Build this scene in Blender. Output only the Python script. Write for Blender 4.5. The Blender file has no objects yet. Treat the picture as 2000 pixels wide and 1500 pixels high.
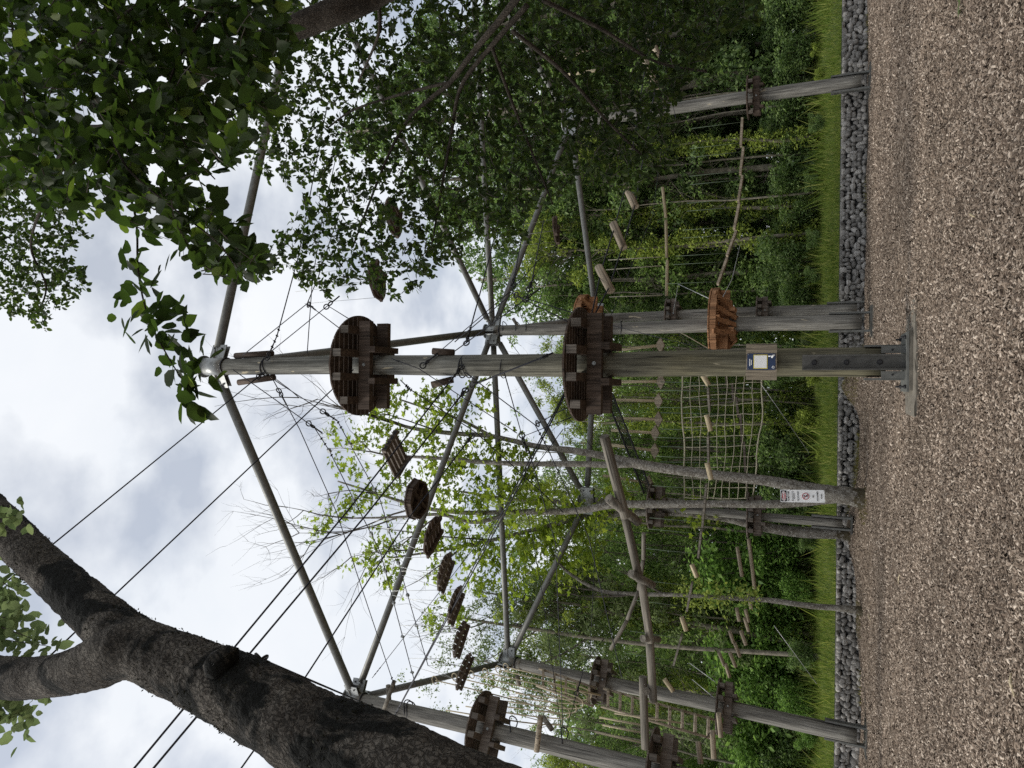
import bpy, math, random
import numpy as np
from mathutils import Vector, Matrix, Quaternion
random.seed(7); rng = np.random.default_rng(11)
R = math.radians
scene = bpy.context.scene
COL = scene.collection

# ------------------------------------------------------------------ camera
TH, RO, FPX, HC = R(22.87), R(0.61), 1387.0, 1.35
Fv = Vector((0, math.cos(TH), math.sin(TH)))
R0 = Vector((1, 0, 0)); U0 = Vector((0, -math.sin(TH), math.cos(TH)))
Rv = R0 * math.cos(RO) + U0 * math.sin(RO)
Uv = U0 * math.cos(RO) - R0 * math.sin(RO)
CAM = Vector((0, 0, HC))
cd = bpy.data.cameras.new('camera'); co = bpy.data.objects.new('camera', cd); COL.objects.link(co)
cd.sensor_fit = 'HORIZONTAL'; cd.sensor_width = 36; cd.lens = 36 * FPX / 2000; cd.clip_start = .05; cd.clip_end = 2000
m = Matrix.Identity(4)
for i in range(3):
    m[i][0] = -Uv[i]; m[i][1] = Rv[i]; m[i][2] = -Fv[i]; m[i][3] = CAM[i]
co.matrix_world = m
scene.camera = co

# ------------------------------------------------------------------ world, sun, exposure
SUN_EL, SUN_AZ = R(52), R(250)          # azimuth clockwise from +Y: light from the left, a little behind the camera
w = bpy.data.worlds.new('World'); scene.world = w; w.use_nodes = True
nt = w.node_tree; nt.nodes.clear(); N = nt.nodes.new; L = nt.links.new
out = N('ShaderNodeOutputWorld'); bg = N('ShaderNodeBackground'); L(bg.outputs[0], out.inputs[0])
sky = N('ShaderNodeTexSky'); sky.sky_type = 'NISHITA'; sky.sun_disc = False
sky.sun_elevation = SUN_EL; sky.sun_rotation = SUN_AZ
tc = N('ShaderNodeTexCoord')
sep = N('ShaderNodeSeparateXYZ'); L(tc.outputs['Generated'], sep.inputs[0])
mz = N('ShaderNodeMath'); mz.operation = 'ADD'; mz.inputs[1].default_value = .22; L(sep.outputs[2], mz.inputs[0])
mm = N('ShaderNodeMath'); mm.operation = 'MAXIMUM'; mm.inputs[1].default_value = .12; L(mz.outputs[0], mm.inputs[0])
dx = N('ShaderNodeMath'); dx.operation = 'DIVIDE'; L(sep.outputs[0], dx.inputs[0]); L(mm.outputs[0], dx.inputs[1])
dy = N('ShaderNodeMath'); dy.operation = 'DIVIDE'; L(sep.outputs[1], dy.inputs[0]); L(mm.outputs[0], dy.inputs[1])
cv = N('ShaderNodeCombineXYZ'); L(dx.outputs[0], cv.inputs[0]); L(dy.outputs[0], cv.inputs[1])
n1 = N('ShaderNodeTexNoise'); n1.inputs['Scale'].default_value = 1.5; n1.inputs['Detail'].default_value = 6; n1.inputs['Roughness'].default_value = .55
n1.inputs['Distortion'].default_value = .35; L(cv.outputs[0], n1.inputs['Vector'])
n2 = N('ShaderNodeTexNoise'); n2.inputs['Scale'].default_value = 3.2; n2.inputs['Detail'].default_value = 7; L(cv.outputs[0], n2.inputs['Vector'])
# cloud brightness (thin bright / thick grey)
r1 = N('ShaderNodeValToRGB'); L(n1.outputs[0], r1.inputs[0])
e = r1.color_ramp.elements
e[0].position = .28; e[0].color = (6.3, 6.85, 7.6, 1); e[1].position = .66; e[1].color = (8.3, 8.45, 8.7, 1)
x = r1.color_ramp.elements.new(.47); x.color = (7.5, 7.8, 8.2, 1)
# blue gaps
r2 = N('ShaderNodeValToRGB'); L(n2.outputs[0], r2.inputs[0])
r2.color_ramp.elements[0].position = .40; r2.color_ramp.elements[0].color = (.52, .52, .52, 1)
r2.color_ramp.elements[1].position = .52; r2.color_ramp.elements[1].color = (.97, .97, .97, 1)
mx = N('ShaderNodeMixRGB'); L(r2.outputs[0], mx.inputs[0]); L(sky.outputs[0], mx.inputs[1]); L(r1.outputs[0], mx.inputs[2])
L(mx.outputs[0], bg.inputs[0]); bg.inputs[1].default_value = .10
sd = bpy.data.lights.new('sun', 'SUN'); so = bpy.data.objects.new('sun', sd); COL.objects.link(so)
sd.energy = 2.4; sd.angle = R(20); sd.color = (1, .955, .88)
sdir = Vector((math.sin(SUN_AZ) * math.cos(SUN_EL), math.cos(SUN_AZ) * math.cos(SUN_EL), math.sin(SUN_EL)))
so.rotation_euler = sdir.to_track_quat('Z', 'Y').to_euler(); so.location = (0, 0, 60)
scene.view_settings.view_transform = 'Standard'; scene.view_settings.look = 'None'
scene.view_settings.exposure = 0.28; scene.view_settings.gamma = 1
scene.render.engine = 'CYCLES'; scene.cycles.use_denoising = False
scene.cycles.max_bounces = 6; scene.cycles.diffuse_bounces = 4; scene.cycles.transmission_bounces = 4; scene.cycles.transparent_max_bounces = 8

# ------------------------------------------------------------------ helpers
def P(px, py, y):
    """world point on the sight line through photo position (px, py), y metres in front"""
    d = Fv * FPX + Rv * (750 - py) + Uv * (1000 - px)
    return CAM + d * (y / d.y)
def mpp(px, py, y):
    d = Fv * FPX + Rv * (750 - py) + Uv * (1000 - px)
    return y / d.y
def tag(o, label=None, cat=None, group=None, kind=None):
    if label: o['label'] = label
    if cat: o['category'] = cat
    if group: o['group'] = group
    if kind: o['kind'] = kind
    return o
def empty(name, loc=(0, 0, 0), label=None, cat=None, group=None):
    o = bpy.data.objects.new(name, None); COL.objects.link(o); o.location = loc; o.empty_display_size = .1
    return tag(o, label, cat, group)

class MB:
    def __init__(s): s.v = []; s.f = []; s.sm = []
    def add(s, vs, fs, smooth=False):
        b = len(s.v); s.v += [tuple(p) for p in vs]
        for f in fs: s.f.append(tuple(b + i for i in f)); s.sm.append(smooth)
    def box(s, c, h, rot=None, taper=1.0):
        c = Vector(c); vs = []
        for z in (-1, 1):
            k = taper if z > 0 else 1
            for x, y in ((-1, -1), (1, -1), (1, 1), (-1, 1)):
                p = Vector((x * h[0] * k, y * h[1] * k, z * h[2]))
                vs.append(c + (rot @ p if rot else p))
        s.add(vs, [(3, 2, 1, 0), (4, 5, 6, 7), (0, 1, 5, 4), (1, 2, 6, 5), (2, 3, 7, 6), (3, 0, 4, 7)])
        return s
    def bar(s, a, b, wx, wy, up=Vector((0, 0, 1))):
        a, b = Vector(a), Vector(b); z = (b - a); l = z.length; z.normalize()
        if abs(z.dot(up)) > .98: up = Vector((1, 0, 0))
        x = up.cross(z).normalized(); y = z.cross(x)
        rot = Matrix((x, y, z)).transposed()
        return s.box((a + b) / 2, (wx / 2, wy / 2, l / 2), rot)
    def tube(s, pts, rad, n=8, caps=True, wob=0.0, smooth=True):
        pts = [Vector(p) for p in pts]
        if not hasattr(rad, '__len__'): rad = [rad] * len(pts)
        k = len(pts); T = []
        for i in range(k):
            t = pts[min(i + 1, k - 1)] - pts[max(i - 1, 0)]; T.append(t.normalized())
        ref = Vector((0, 0, 1)) if abs(T[0].z) < .9 else Vector((0, 1, 0))
        x = ref.cross(T[0]).normalized(); b = len(s.v)
        for i in range(k):
            x = (x - T[i] * x.dot(T[i])).normalized(); y = T[i].cross(x)
            for j in range(n):
                a = 2 * math.pi * j / n; rr = rad[i] * (1 + (random.uniform(-wob, wob) if wob else 0))
                s.v.append(tuple(pts[i] + (x * math.cos(a) + y * math.sin(a)) * rr))
        for i in range(k - 1):
            for j in range(n):
                s.f.append((b + i * n + j, b + i * n + (j + 1) % n, b + (i + 1) * n + (j + 1) % n, b + (i + 1) * n + j)); s.sm.append(smooth)
        if caps:
            s.f.append(tuple(b + j for j in range(n - 1, -1, -1))); s.sm.append(False)
            s.f.append(tuple(b + (k - 1) * n + j for j in range(n))); s.sm.append(False)
        return s
    def disc(s, c, axis, r, t, n=16):
        c = Vector(c); axis = Vector(axis).normalized()
        return s.tube([c - axis * t / 2, c + axis * t / 2], r, n, True)
    def build(s, name, mat, parent=None, loc=None, rot=None):
        me = bpy.data.meshes.new(name); me.from_pydata(s.v, [], s.f); me.update()
        me.polygons.foreach_set('use_smooth', s.sm)
        for q in (mat if isinstance(mat, (list, tuple)) else [mat]): me.materials.append(q)
        o = bpy.data.objects.new(name, me); COL.objects.link(o)
        if parent: o.parent = parent
        if loc is not None: o.location = loc
        if rot is not None: o.rotation_mode = 'QUATERNION'; o.rotation_quaternion = rot
        return o

def np_mesh(name, verts, faces_flat, nper, mat, parent=None, smooth=False):
    """fast mesh: verts (n,3), faces as flat index array with nper corners each"""
    me = bpy.data.meshes.new(name); nf = len(faces_flat) // nper
    me.vertices.add(len(verts)); me.vertices.foreach_set('co', np.ascontiguousarray(verts, np.float32).ravel())
    me.loops.add(len(faces_flat)); me.loops.foreach_set('vertex_index', np.ascontiguousarray(faces_flat, np.int32))
    me.polygons.add(nf); me.polygons.foreach_set('loop_start', np.arange(nf, dtype=np.int32) * nper)
    me.polygons.foreach_set('loop_total', np.full(nf, nper, np.int32))
    me.update(calc_edges=True)
    if smooth: me.polygons.foreach_set('use_smooth', np.ones(nf, bool))
    me.materials.append(mat)
    o = bpy.data.objects.new(name, me); COL.objects.link(o)
    if parent: o.parent = parent
    return o

LEAF = (np.array([(0, 0, 0), (.5, 0, -.04), (1.02, 0, -.03), (.10, .17, .02), (.38, .32, .05), (.74, .24, .04), (.10, -.17, .02), (.38, -.32, .05), (.74, -.24, .04)]),
        np.array([(0, 4, 3), (0, 1, 4), (1, 5, 4), (1, 2, 5), (0, 6, 7), (0, 7, 1), (1, 7, 8), (1, 8, 2)]))
LEAFQ = (np.array([(0, 0, 0), (.45, .27, .06), (1, 0, 0), (.45, -.27, .06)]), np.array([(0, 2, 1), (0, 3, 2)]))
_mp = []
for a, r_ in ((180, .10), (128, .42), (100, .62), (80, .38), (62, .62), (40, .80), (26, .50), (8, .80), (0, 1.0), (-8, .80), (-26, .50), (-40, .80), (-62, .62), (-80, .38), (-100, .62), (-128, .42)):
    _mp.append((.25 + r_ * .75 * math.cos(R(a)), r_ * .72 * math.sin(R(a)), .08 * abs(math.sin(R(a)))))
MAPLE = (np.array([(.25, 0, 0)] + _mp), np.array([(0, i + 1, (i + 1) % 16 + 1) for i in range(16)]))

def leaves(name, pos, size, mat, tpl=LEAFQ, parent=None, droop=.35, spread=1.0, sv=.35, face=None):
    """many leaf-shaped faces at pos (n,3): random heading, blades roughly level, tips hanging a little"""
    n = len(pos); V, Fc = tpl
    az = rng.uniform(0, 2 * np.pi, n); dip = -droop + rng.normal(0, .45 * spread, n)
    d = np.stack([np.cos(az) * np.cos(dip), np.sin(az) * np.cos(dip), np.sin(dip)], 1)
    up = np.stack([rng.normal(0, .45 * spread, n), rng.normal(0, .45 * spread, n), np.ones(n)], 1)
    if face is not None: up = up * (1 - face[3]) + np.array(face[:3]) * face[3]
    y = np.cross(up, d); y /= np.linalg.norm(y, axis=1, keepdims=True) + 1e-9
    z = np.cross(d, y); s = (size * rng.uniform(1 - sv, 1 + sv, n))[:, None]
    fold = rng.uniform(.3, 2.4, n)
    verts = (pos[:, None, :] + (d * s)[:, None, :] * V[None, :, 0:1] + (y * s)[:, None, :] * V[None, :, 1:2]
             + (z * s)[:, None, :] * (V[None, :, 2:3] * fold[:, None, None])).reshape(-1, 3)
    idx = (np.arange(n)[:, None, None] * len(V) + Fc[None]).reshape(-1)
    return np_mesh(name, verts, idx, 3, mat, parent)

def ball(c, r, n, flat=1.0, hollow=.3):
    """n random points in an uneven ball, looser towards the rim"""
    u = rng.normal(size=(n, 3)); u /= np.linalg.norm(u, axis=1, keepdims=True)
    q = u * (rng.uniform(hollow, 1, n) ** .6)[:, None] * r
    q[:, 2] *= flat
    return q + np.array(c)

# ------------------------------------------------------------------ materials
def newmat(name):
    mt = bpy.data.materials.new(name); mt.use_nodes = True; t = mt.node_tree; t.nodes.clear()
    o = t.nodes.new('ShaderNodeOutputMaterial'); p = t.nodes.new('ShaderNodeBsdfPrincipled'); t.links.new(p.outputs[0], o.inputs[0])
    return mt, t, p, o
def ramp(t, src, stops, interp='LINEAR'):
    r = t.nodes.new('ShaderNodeValToRGB'); t.links.new(src, r.inputs[0]); r.color_ramp.interpolation = interp
    el = r.color_ramp.elements
    while len(el) < len(stops): el.new(.5)
    for q, (p_, c) in zip(el, stops): q.position = p_; q.color = (c, c, c, 1) if not hasattr(c, '__len__') else (*c[:3], 1)
    return r.outputs[0]
def coords(t, scale, kind='Object'):
    c = t.nodes.new('ShaderNodeTexCoord'); mp = t.nodes.new('ShaderNodeMapping'); mp.inputs['Scale'].default_value = scale
    t.links.new(c.outputs[kind], mp.inputs[0]); return mp.outputs[0]
def noise(t, vec, scale=1, detail=6, rough=.55, dist=0):
    n = t.nodes.new('ShaderNodeTexNoise'); n.inputs['Scale'].default_value = scale; n.inputs['Detail'].default_value = detail
    n.inputs['Roughness'].default_value = rough; n.inputs['Distortion'].default_value = dist
    if vec is not None: t.links.new(vec, n.inputs['Vector'])
    return n.outputs[0]
def voro(t, vec, scale=1, feat='F1', out='Distance'):
    n = t.nodes.new('ShaderNodeTexVoronoi'); n.feature = feat; n.inputs['Scale'].default_value = scale
    t.links.new(vec, n.inputs['Vector']); return n.outputs[out]
def mix(t, fac, a, b, mode='MIX'):
    n = t.nodes.new('ShaderNodeMixRGB'); n.blend_type = mode
    for i, v in enumerate((fac, a, b)):
        if hasattr(v, 'links') or hasattr(v, 'is_output'): t.links.new(v, n.inputs[i])
        elif hasattr(v, '__len__'): n.inputs[i].default_value = (*v[:3], 1)
        else: n.inputs[i].default_value = v
    return n.outputs[0]
def bump(t, p, h, strength=.4, dist=.02):
    b = t.nodes.new('ShaderNodeBump'); b.inputs['Strength'].default_value = strength; b.inputs['Distance'].default_value = dist
    t.links.new(h, b.inputs['Height']); t.links.new(b.outputs[0], p.inputs['Normal'])
def island(t):
    g = t.nodes.new('ShaderNodeNewGeometry'); return g.outputs['Random Per Island']

def wood_mat(name, dark, mid, light, chip=None, algae=None, grain=1.0, rough=.85):
    mt, t, p, o = newmat(name)
    info = t.nodes.new('ShaderNodeObjectInfo')
    c = t.nodes.new('ShaderNodeTexCoord'); off = t.nodes.new('ShaderNodeVectorMath'); off.operation = 'MULTIPLY_ADD'
    t.links.new(info.outputs['Random'], off.inputs[0]); off.inputs[1].default_value = (31, 17, 53); t.links.new(c.outputs['Object'], off.inputs[2])
    def mapd(sc):
        mp = t.nodes.new('ShaderNodeMapping'); mp.inputs['Scale'].default_value = sc; t.links.new(off.outputs[0], mp.inputs[0]); return mp.outputs[0]
    g1 = noise(t, mapd((7, 7, .55)), 1, 7, .6, .3); g2 = noise(t, mapd((46, 46, 1.6)), grain, 4, .6)
    col = ramp(t, g1, [(.28, dark), (.5, mid), (.72, light)])
    col = mix(t, .8, col, ramp(t, g2, [(.32, .3), (.68, 1.45)]), 'MULTIPLY')
    crack = ramp(t, noise(t, mapd((16, 16, .35)), 1, 3, .5, .6), [(.30, .10), (.37, 1.0)])
    col = mix(t, .85, col, crack, 'MULTIPLY')
    if algae:
        sp = t.nodes.new('ShaderNodeSeparateXYZ'); t.links.new(c.outputs['Object'], sp.inputs[0])
        mr = t.nodes.new('ShaderNodeMapRange'); mr.inputs[1].default_value = algae[1]; mr.inputs[2].default_value = algae[2]
        mr.inputs[3].default_value = 1; mr.inputs[4].default_value = 0; t.links.new(sp.outputs[2], mr.inputs[0])
        col = mix(t, mix(t, .7, mr.outputs[0], ramp(t, noise(t, mapd((2, 2, .5)), 1, 5), [(.3, .3), (.6, 1)]), 'MULTIPLY'), col, mix(t, 1, col, algae[0], 'MULTIPLY'))
    col = mix(t, 1, col, ramp(t, island(t), [(0, .72), (1, 1.3)]), 'MULTIPLY')
    if chip:
        k = ramp(t, noise(t, mapd((9, 9, 2.2)), 1, 3, .5, .4), [(.70, 0), (.73, 1)])
        col = mix(t, k, col, chip)
    t.links.new(col, p.inputs['Base Color']); p.inputs['Roughness'].default_value = rough
    p.inputs['Specular IOR Level'].default_value = .25
    bump(t, p, mix(t, .5, g2, crack), .5, .012)
    return mt
def leaf_mat(name, stops, trans, tfac=.45, rough=.55):
    mt, t, p, o = newmat(name); rnd = island(t)
    col = ramp(t, rnd, stops); t.links.new(col, p.inputs['Base Color']); p.inputs['Roughness'].default_value = rough
    p.inputs['Specular IOR Level'].default_value = .16
    tr = t.nodes.new('ShaderNodeBsdfTranslucent'); t.links.new(mix(t, 1, col, trans, 'MULTIPLY'), tr.inputs[0])
    ms = t.nodes.new('ShaderNodeMixShader'); ms.inputs[0].default_value = tfac
    t.links.new(p.outputs[0], ms.inputs[1]); t.links.new(tr.outputs[0], ms.inputs[2]); t.links.new(ms.outputs[0], o.inputs[0])
    return mt
def bark_mat(name, dark, mid, light, lichen=None, moss=None, sc=1.0, moss_z=None, bs=.9, cell=44, lsc=22, lth=.38, patchy=False, ckf=.55):
    mt, t, p, o = newmat(name)
    v = coords(t, (sc, sc, sc))
    a = noise(t, v, 3.2, 8, .62, .4); col = ramp(t, a, [(.3, dark), (.52, mid), (.75, light)])
    vv = coords(t, (sc * 1, sc * 1, sc * .45))
    ck = voro(t, mix(t, .16, vv, noise(t, v, 9, 5)), cell, 'DISTANCE_TO_EDGE'); ck = ramp(t, ck, [(.0, .3), (.16, 1)])
    col = mix(t, ckf, col, ck, 'MULTIPLY')
    fine = noise(t, v, 40, 6, .7); col = mix(t, .6, col, ramp(t, fine, [(.3, .45), (.7, 1.5)]), 'MULTIPLY')
    if lichen:
        sp_ = mix(t, .55, voro(t, mix(t, .10, v, noise(t, v, 22, 4, .7)), lsc), noise(t, v, lsc * .9, 6, .7)); k = ramp(t, sp_, [(lth, .75), (lth + .05, 0)])
        if patchy: k = mix(t, .5, k, ramp(t, noise(t, v, 3.4, 7, .72, .5), [(.44, 0), (.60, 1)]), 'ADD'); col = mix(t, k, col, lichen)
    if moss:
        k = ramp(t, noise(t, coords(t, (sc * 1, sc * 1, sc * .7)), 1.9, 7, .6, .6), [(.49, 0), (.55, 1)])
        col = mix(t, k, col, moss)
    if moss_z:
        sp = t.nodes.new('ShaderNodeSeparateXYZ'); t.links.new(coords(t, (1, 1, 1)), sp.inputs[0])
        zz = t.nodes.new('ShaderNodeMath'); zz.operation = 'MULTIPLY_ADD'; t.links.new(noise(t, v, 3, 5, .6), zz.inputs[0]); zz.inputs[1].default_value = -1.7; t.links.new(sp.outputs[2], zz.inputs[2])
        z2 = t.nodes.new('ShaderNodeMath'); z2.inputs[1].default_value = .70; t.links.new(zz.outputs[0], z2.inputs[0]); zz = z2
        k = ramp(t, zz.outputs[0], [(0.0, .85), (.12, 0)]); col = mix(t, k, col, moss_z)
    t.links.new(col, p.inputs['Base Color']); p.inputs['Roughness'].default_value = .95; p.inputs['Specular IOR Level'].default_value = .15
    bump(t, p, mix(t, .5, ck, fine), bs, .04)
    return mt
def plain(name, c, rough=.6, metal=0, var=.25, scale=8, bs=.1):
    mt, t, p, o = newmat(name); v = coords(t, (1, 1, 1))
    n = noise(t, v, scale, 6, .6); col = mix(t, 1, c, ramp(t, n, [(.3, 1 - var), (.7, 1 + var)]), 'MULTIPLY')
    t.links.new(col, p.inputs['Base Color']); p.inputs['Roughness'].default_value = rough; p.inputs['Metallic'].default_value = metal; p.inputs['Specular IOR Level'].default_value = .2 if rough >= .5 else .45
    if bs: bump(t, p, noise(t, v, scale * 4, 4), bs, .005)
    return mt

M = {}
M['pole'] = wood_mat('weathered_pole', (.085, .08, .07), (.175, .168, .15), (.285, .275, .245), chip=(.46, .41, .31))
M['pole_main'] = wood_mat('weathered_pole_green', (.075, .074, .064), (.155, .153, .135), (.26, .255, .225), chip=(.44, .39, .28), algae=((.84, .78, .55), 3.5, 7.0))
M['log'] = wood_mat('grey_log', (.09, .08, .065), (.16, .145, .12), (.25, .225, .185))
M['paleLog'] = wood_mat('pale_log', (.30, .25, .16), (.42, .35, .23), (.52, .45, .31))
M['tan_log'] = wood_mat('tan_log', (.20, .165, .12), (.30, .25, .185), (.40, .34, .26))
M['deck'] = wood_mat('brown_board', (.048, .036, .028), (.078, .057, .044), (.13, .10, .08))
M['deckgrey'] = wood_mat('grey_brown_board', (.075, .06, .05), (.13, .108, .09), (.20, .175, .15))
M['endgrain'] = wood_mat('end_grain', (.08, .068, .055), (.125, .108, .09), (.17, .15, .13))
M['orange'] = wood_mat('new_larch', (.22, .105, .05), (.31, .16, .08), (.42, .24, .13))
M['steel'] = plain('galvanised_steel', (.152, .154, .144), .52, .35, .22, 9, .06)
M['steel_dark'] = plain('dull_galvanised_channel', (.092, .091, .085), .55, .4, .3, 6, .08)
M['fitting'] = plain('zinc_fitting', (.27, .28, .275), .42, .5, .25, 14, .06)
M['cable'] = plain('dark_cable', (.022, .023, .03), .65, 0, .2, 20, 0)
M['wire'] = plain('bright_wire', (.38, .39, .38), .4, .5, .2, 20, 0)
M['rope'] = plain('hemp_rope', (.42, .36, .25), .95, 0, .25, 40, .4)
M['netrope'] = plain('pale_net_rope', (.38, .355, .265), .95, 0, .2, 40, .3)
M['greenrope'] = plain('green_cord', (.10, .13, .09), .9, 0, .2, 40, .2)
M['black'] = plain('black_iron', (.03, .03, .032), .55, .2, .2, 10, 0)
M['concrete'] = plain('footing_concrete', (.155, .14, .115), .95, 0, .3, 7, .5)
M['boulder'] = plain('bare_rock', (.28, .27, .24), .95, 0, .3, 4, .6)
M['board'] = wood_mat('plywood_board', (.16, .135, .10), (.235, .20, .15), (.30, .26, .20))
M['blue'] = plain('blue_sign_plate', (.012, .03, .085), .4, 0, .12, 5, 0)
M['white'] = plain('white_sign_plate', (.78, .79, .79), .4, 0, .04, 5, 0)
M['red'] = plain('sign_red', (.36, .025, .04), .45, 0, .05, 5, 0)
M['ink'] = plain('sign_black', (.02, .02, .022), .5, 0, .05, 5, 0)
M['yellow'] = plain('sign_yellow', (.62, .52, .10), .5, 0, .05, 5, 0)
M['mesh_net'] = plain('dark_mesh', (.022, .028, .02), .9, 0, .2, 30, 0)
M['bark_big'] = bark_mat('dark_bark', (.045, .039, .032), (.100, .089, .075), (.185, .168, .142), lichen=(.23, .225, .20), moss=(.012, .0125, .011), sc=1.0, cell=34, ckf=.8, bs=1.0)
M['bark_birch'] = bark_mat('lichen_bark', (.12, .105, .085), (.21, .19, .16), (.31, .29, .25), lichen=(.44, .425, .385), sc=2.6, moss_z=(.055, .042, .016), bs=.7, lsc=6, lth=.36, patchy=True)
M['bark_right'] = bark_mat('grey_bark', (.04, .034, .028), (.08, .068, .055), (.14, .12, .10), lichen=(.24, .22, .19), sc=1.6)
M['bark_far'] = plain('far_bark', (.19, .17, .135), .95, 0, .5, 6, .3)
M['bark_twig'] = plain('twig_bark', (.075, .066, .055), .95, 0, .3, 10, 0)
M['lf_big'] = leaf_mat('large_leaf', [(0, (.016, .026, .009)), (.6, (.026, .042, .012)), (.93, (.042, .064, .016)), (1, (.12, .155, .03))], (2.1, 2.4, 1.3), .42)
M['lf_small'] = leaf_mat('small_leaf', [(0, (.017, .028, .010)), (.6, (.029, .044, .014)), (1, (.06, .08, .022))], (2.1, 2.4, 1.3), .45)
M['lf_maple'] = leaf_mat('maple_leaf', [(0, (.13, .18, .025)), (.5, (.21, .27, .035)), (1, (.31, .36, .06))], (1.5, 1.6, 1.2), .55)
M['lf_ash'] = leaf_mat('pale_leaf', [(0, (.10, .135, .060)), (.5, (.16, .20, .09)), (1, (.225, .265, .125))], (1.3, 1.4, 1.2), .5)
M['lf_dark'] = leaf_mat('dark_leaf', [(0, (0.065, 0.102, 0.041)), (.5, (0.133, 0.196, 0.081)), (1, (0.264, 0.343, 0.137))], (1.4, 1.6, 1.0), .4)
M['lf_mid'] = leaf_mat('mid_leaf', [(0, (0.098, 0.162, 0.054)), (.5, (0.194, 0.282, 0.093)), (1, (0.333, 0.437, 0.142))], (1.4, 1.5, 1.1), .4)
M['lf_ivy'] = leaf_mat('ivy_leaf', [(0, (0.140, 0.196, 0.048)), (.5, (0.261, 0.333, 0.073)), (1, (0.416, 0.479, 0.113))], (1.4, 1.4, 1.1), .4)
M['lf_shrub'] = leaf_mat('shrub_leaf', [(0, (0.081, 0.152, 0.041)), (.5, (0.168, 0.281, 0.074)), (1, (0.282, 0.426, 0.117))], (1.4, 1.5, 1.1), .4)
M['grass'] = leaf_mat('grass_blade', [(0, (.085, .145, .03)), (.6, (.19, .26, .048)), (1, (.40, .41, .13))], (1.3, 1.3, 1.0), .45, .7)

# ------------------------------------------------------------------ ground
GAB_Y = 21.9
MOUNDS = [(.05, 20.9, .50, .55, .8), (-3.75, 20.9, .40, 1.1, 1.2), (-2.9, 19.4, .10, .8, .8), (-1.7, 20.9, .14, 1.6, 1.0), (-5.9, 20.6, .16, 1.4, .9), (2.6, 20.6, .06, 1.2, .8)]
def gz(x, y):
    z = .035 * math.sin(x * .9 + y * .5) * math.sin(y * .8 - x * .3) + .02 * math.sin(x * 2.3 + 1) * math.sin(y * 2.1)
    z += .05 * math.exp(-((y - 13.6 - .25 * math.sin(x * .8)) / .35) ** 2) * (1 if x > -1 else .3)
    z -= .05 * math.exp(-((y - 13.0 - .25 * math.sin(x * .8)) / .3) ** 2) * (1 if x > -1 else .3)
    ddx, ddy = max(0, abs(x - .52) - .80), max(0, abs(y - 11.34) - .48); z += .055 * math.exp(-(ddx * ddx + ddy * ddy) / .10)
    if y < 24:
        for mx_, my, h, sx, sy in MOUNDS:
            z += h * math.exp(-((x - mx_) / sx) ** 2 - ((y - my) / sy) ** 2)
    if y > GAB_Y + .25:
        k = min(1, (y - GAB_Y - .25) / 4.2)
        z = .60 + .62 * k + .05 * math.sin(x * .7) * k + max(0, y - 27) * .045 + .04 * math.sin(x * 1.9 + y)
        if y > 60: z = 2.7 + (y - 60) * .02
    return z
def G(px, py):
    """where the sight line of a photo position meets the ground"""
    d = (Fv * FPX + Rv * (750 - py) + Uv * (1000 - px)); d = d / d.y
    y = 3.0
    while y < 60:
        q = CAM + d * y
        if q.z <= gz(q.x, q.y): return q
        y += .02
    return CAM + d * 60

mt, t, p, o = newmat('bark_chips'); M['chips'] = mt
v = coords(t, (1, 1, 1))
wv = mix(t, .06, v, noise(t, v, 9, 4))
ca = voro(t, wv, 34, 'F1', 'Color'); cb = voro(t, wv, 16, 'F1', 'Color')
ed = voro(t, wv, 34, 'DISTANCE_TO_EDGE')
sx = t.nodes.new('ShaderNodeSeparateXYZ'); t.links.new(ca, sx.inputs[0])
sx2 = t.nodes.new('ShaderNodeSeparateXYZ'); t.links.new(cb, sx2.inputs[0])
CH = [(0, (.07, .05, .037)), (.3, (.165, .122, .09)), (.6, (.265, .205, .155)), (.85, (.36, .29, .225)), (1, (.50, .42, .34))]
col = mix(t, .4, ramp(t, sx.outputs[0], CH), ramp(t, sx2.outputs[0], CH))
col = mix(t, .8, col, ramp(t, ed, [(0, .25), (.10, 1)]), 'MULTIPLY')
patch = noise(t, v, .55, 5, .6); col = mix(t, 1, col, ramp(t, patch, [(.3, .72), (.7, 1.18)]), 'MULTIPLY')
t.links.new(col, p.inputs['Base Color']); p.inputs['Roughness'].default_value = .95; p.inputs['Specular IOR Level'].default_value = .15
bump(t, p, mix(t, .5, ed, sx.outputs[1]), .9, .03)
mt, t, p, o = newmat('bank_turf'); M['turf'] = mt
v = coords(t, (1, 1, 1)); nn = noise(t, v, 1.3, 8, .65); n3 = noise(t, v, 22, 5, .7)
col = mix(t, .5, ramp(t, nn, [(.3, (.025, .04, .012)), (.5, (.055, .085, .02)), (.7, (.11, .14, .035))]), ramp(t, n3, [(.3, (.02, .03, .01)), (.7, (.12, .15, .04))]))
t.links.new(col, p.inputs['Base Color']); p.inputs['Roughness'].default_value = 1; bump(t, p, n3, .8, .05)

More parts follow.
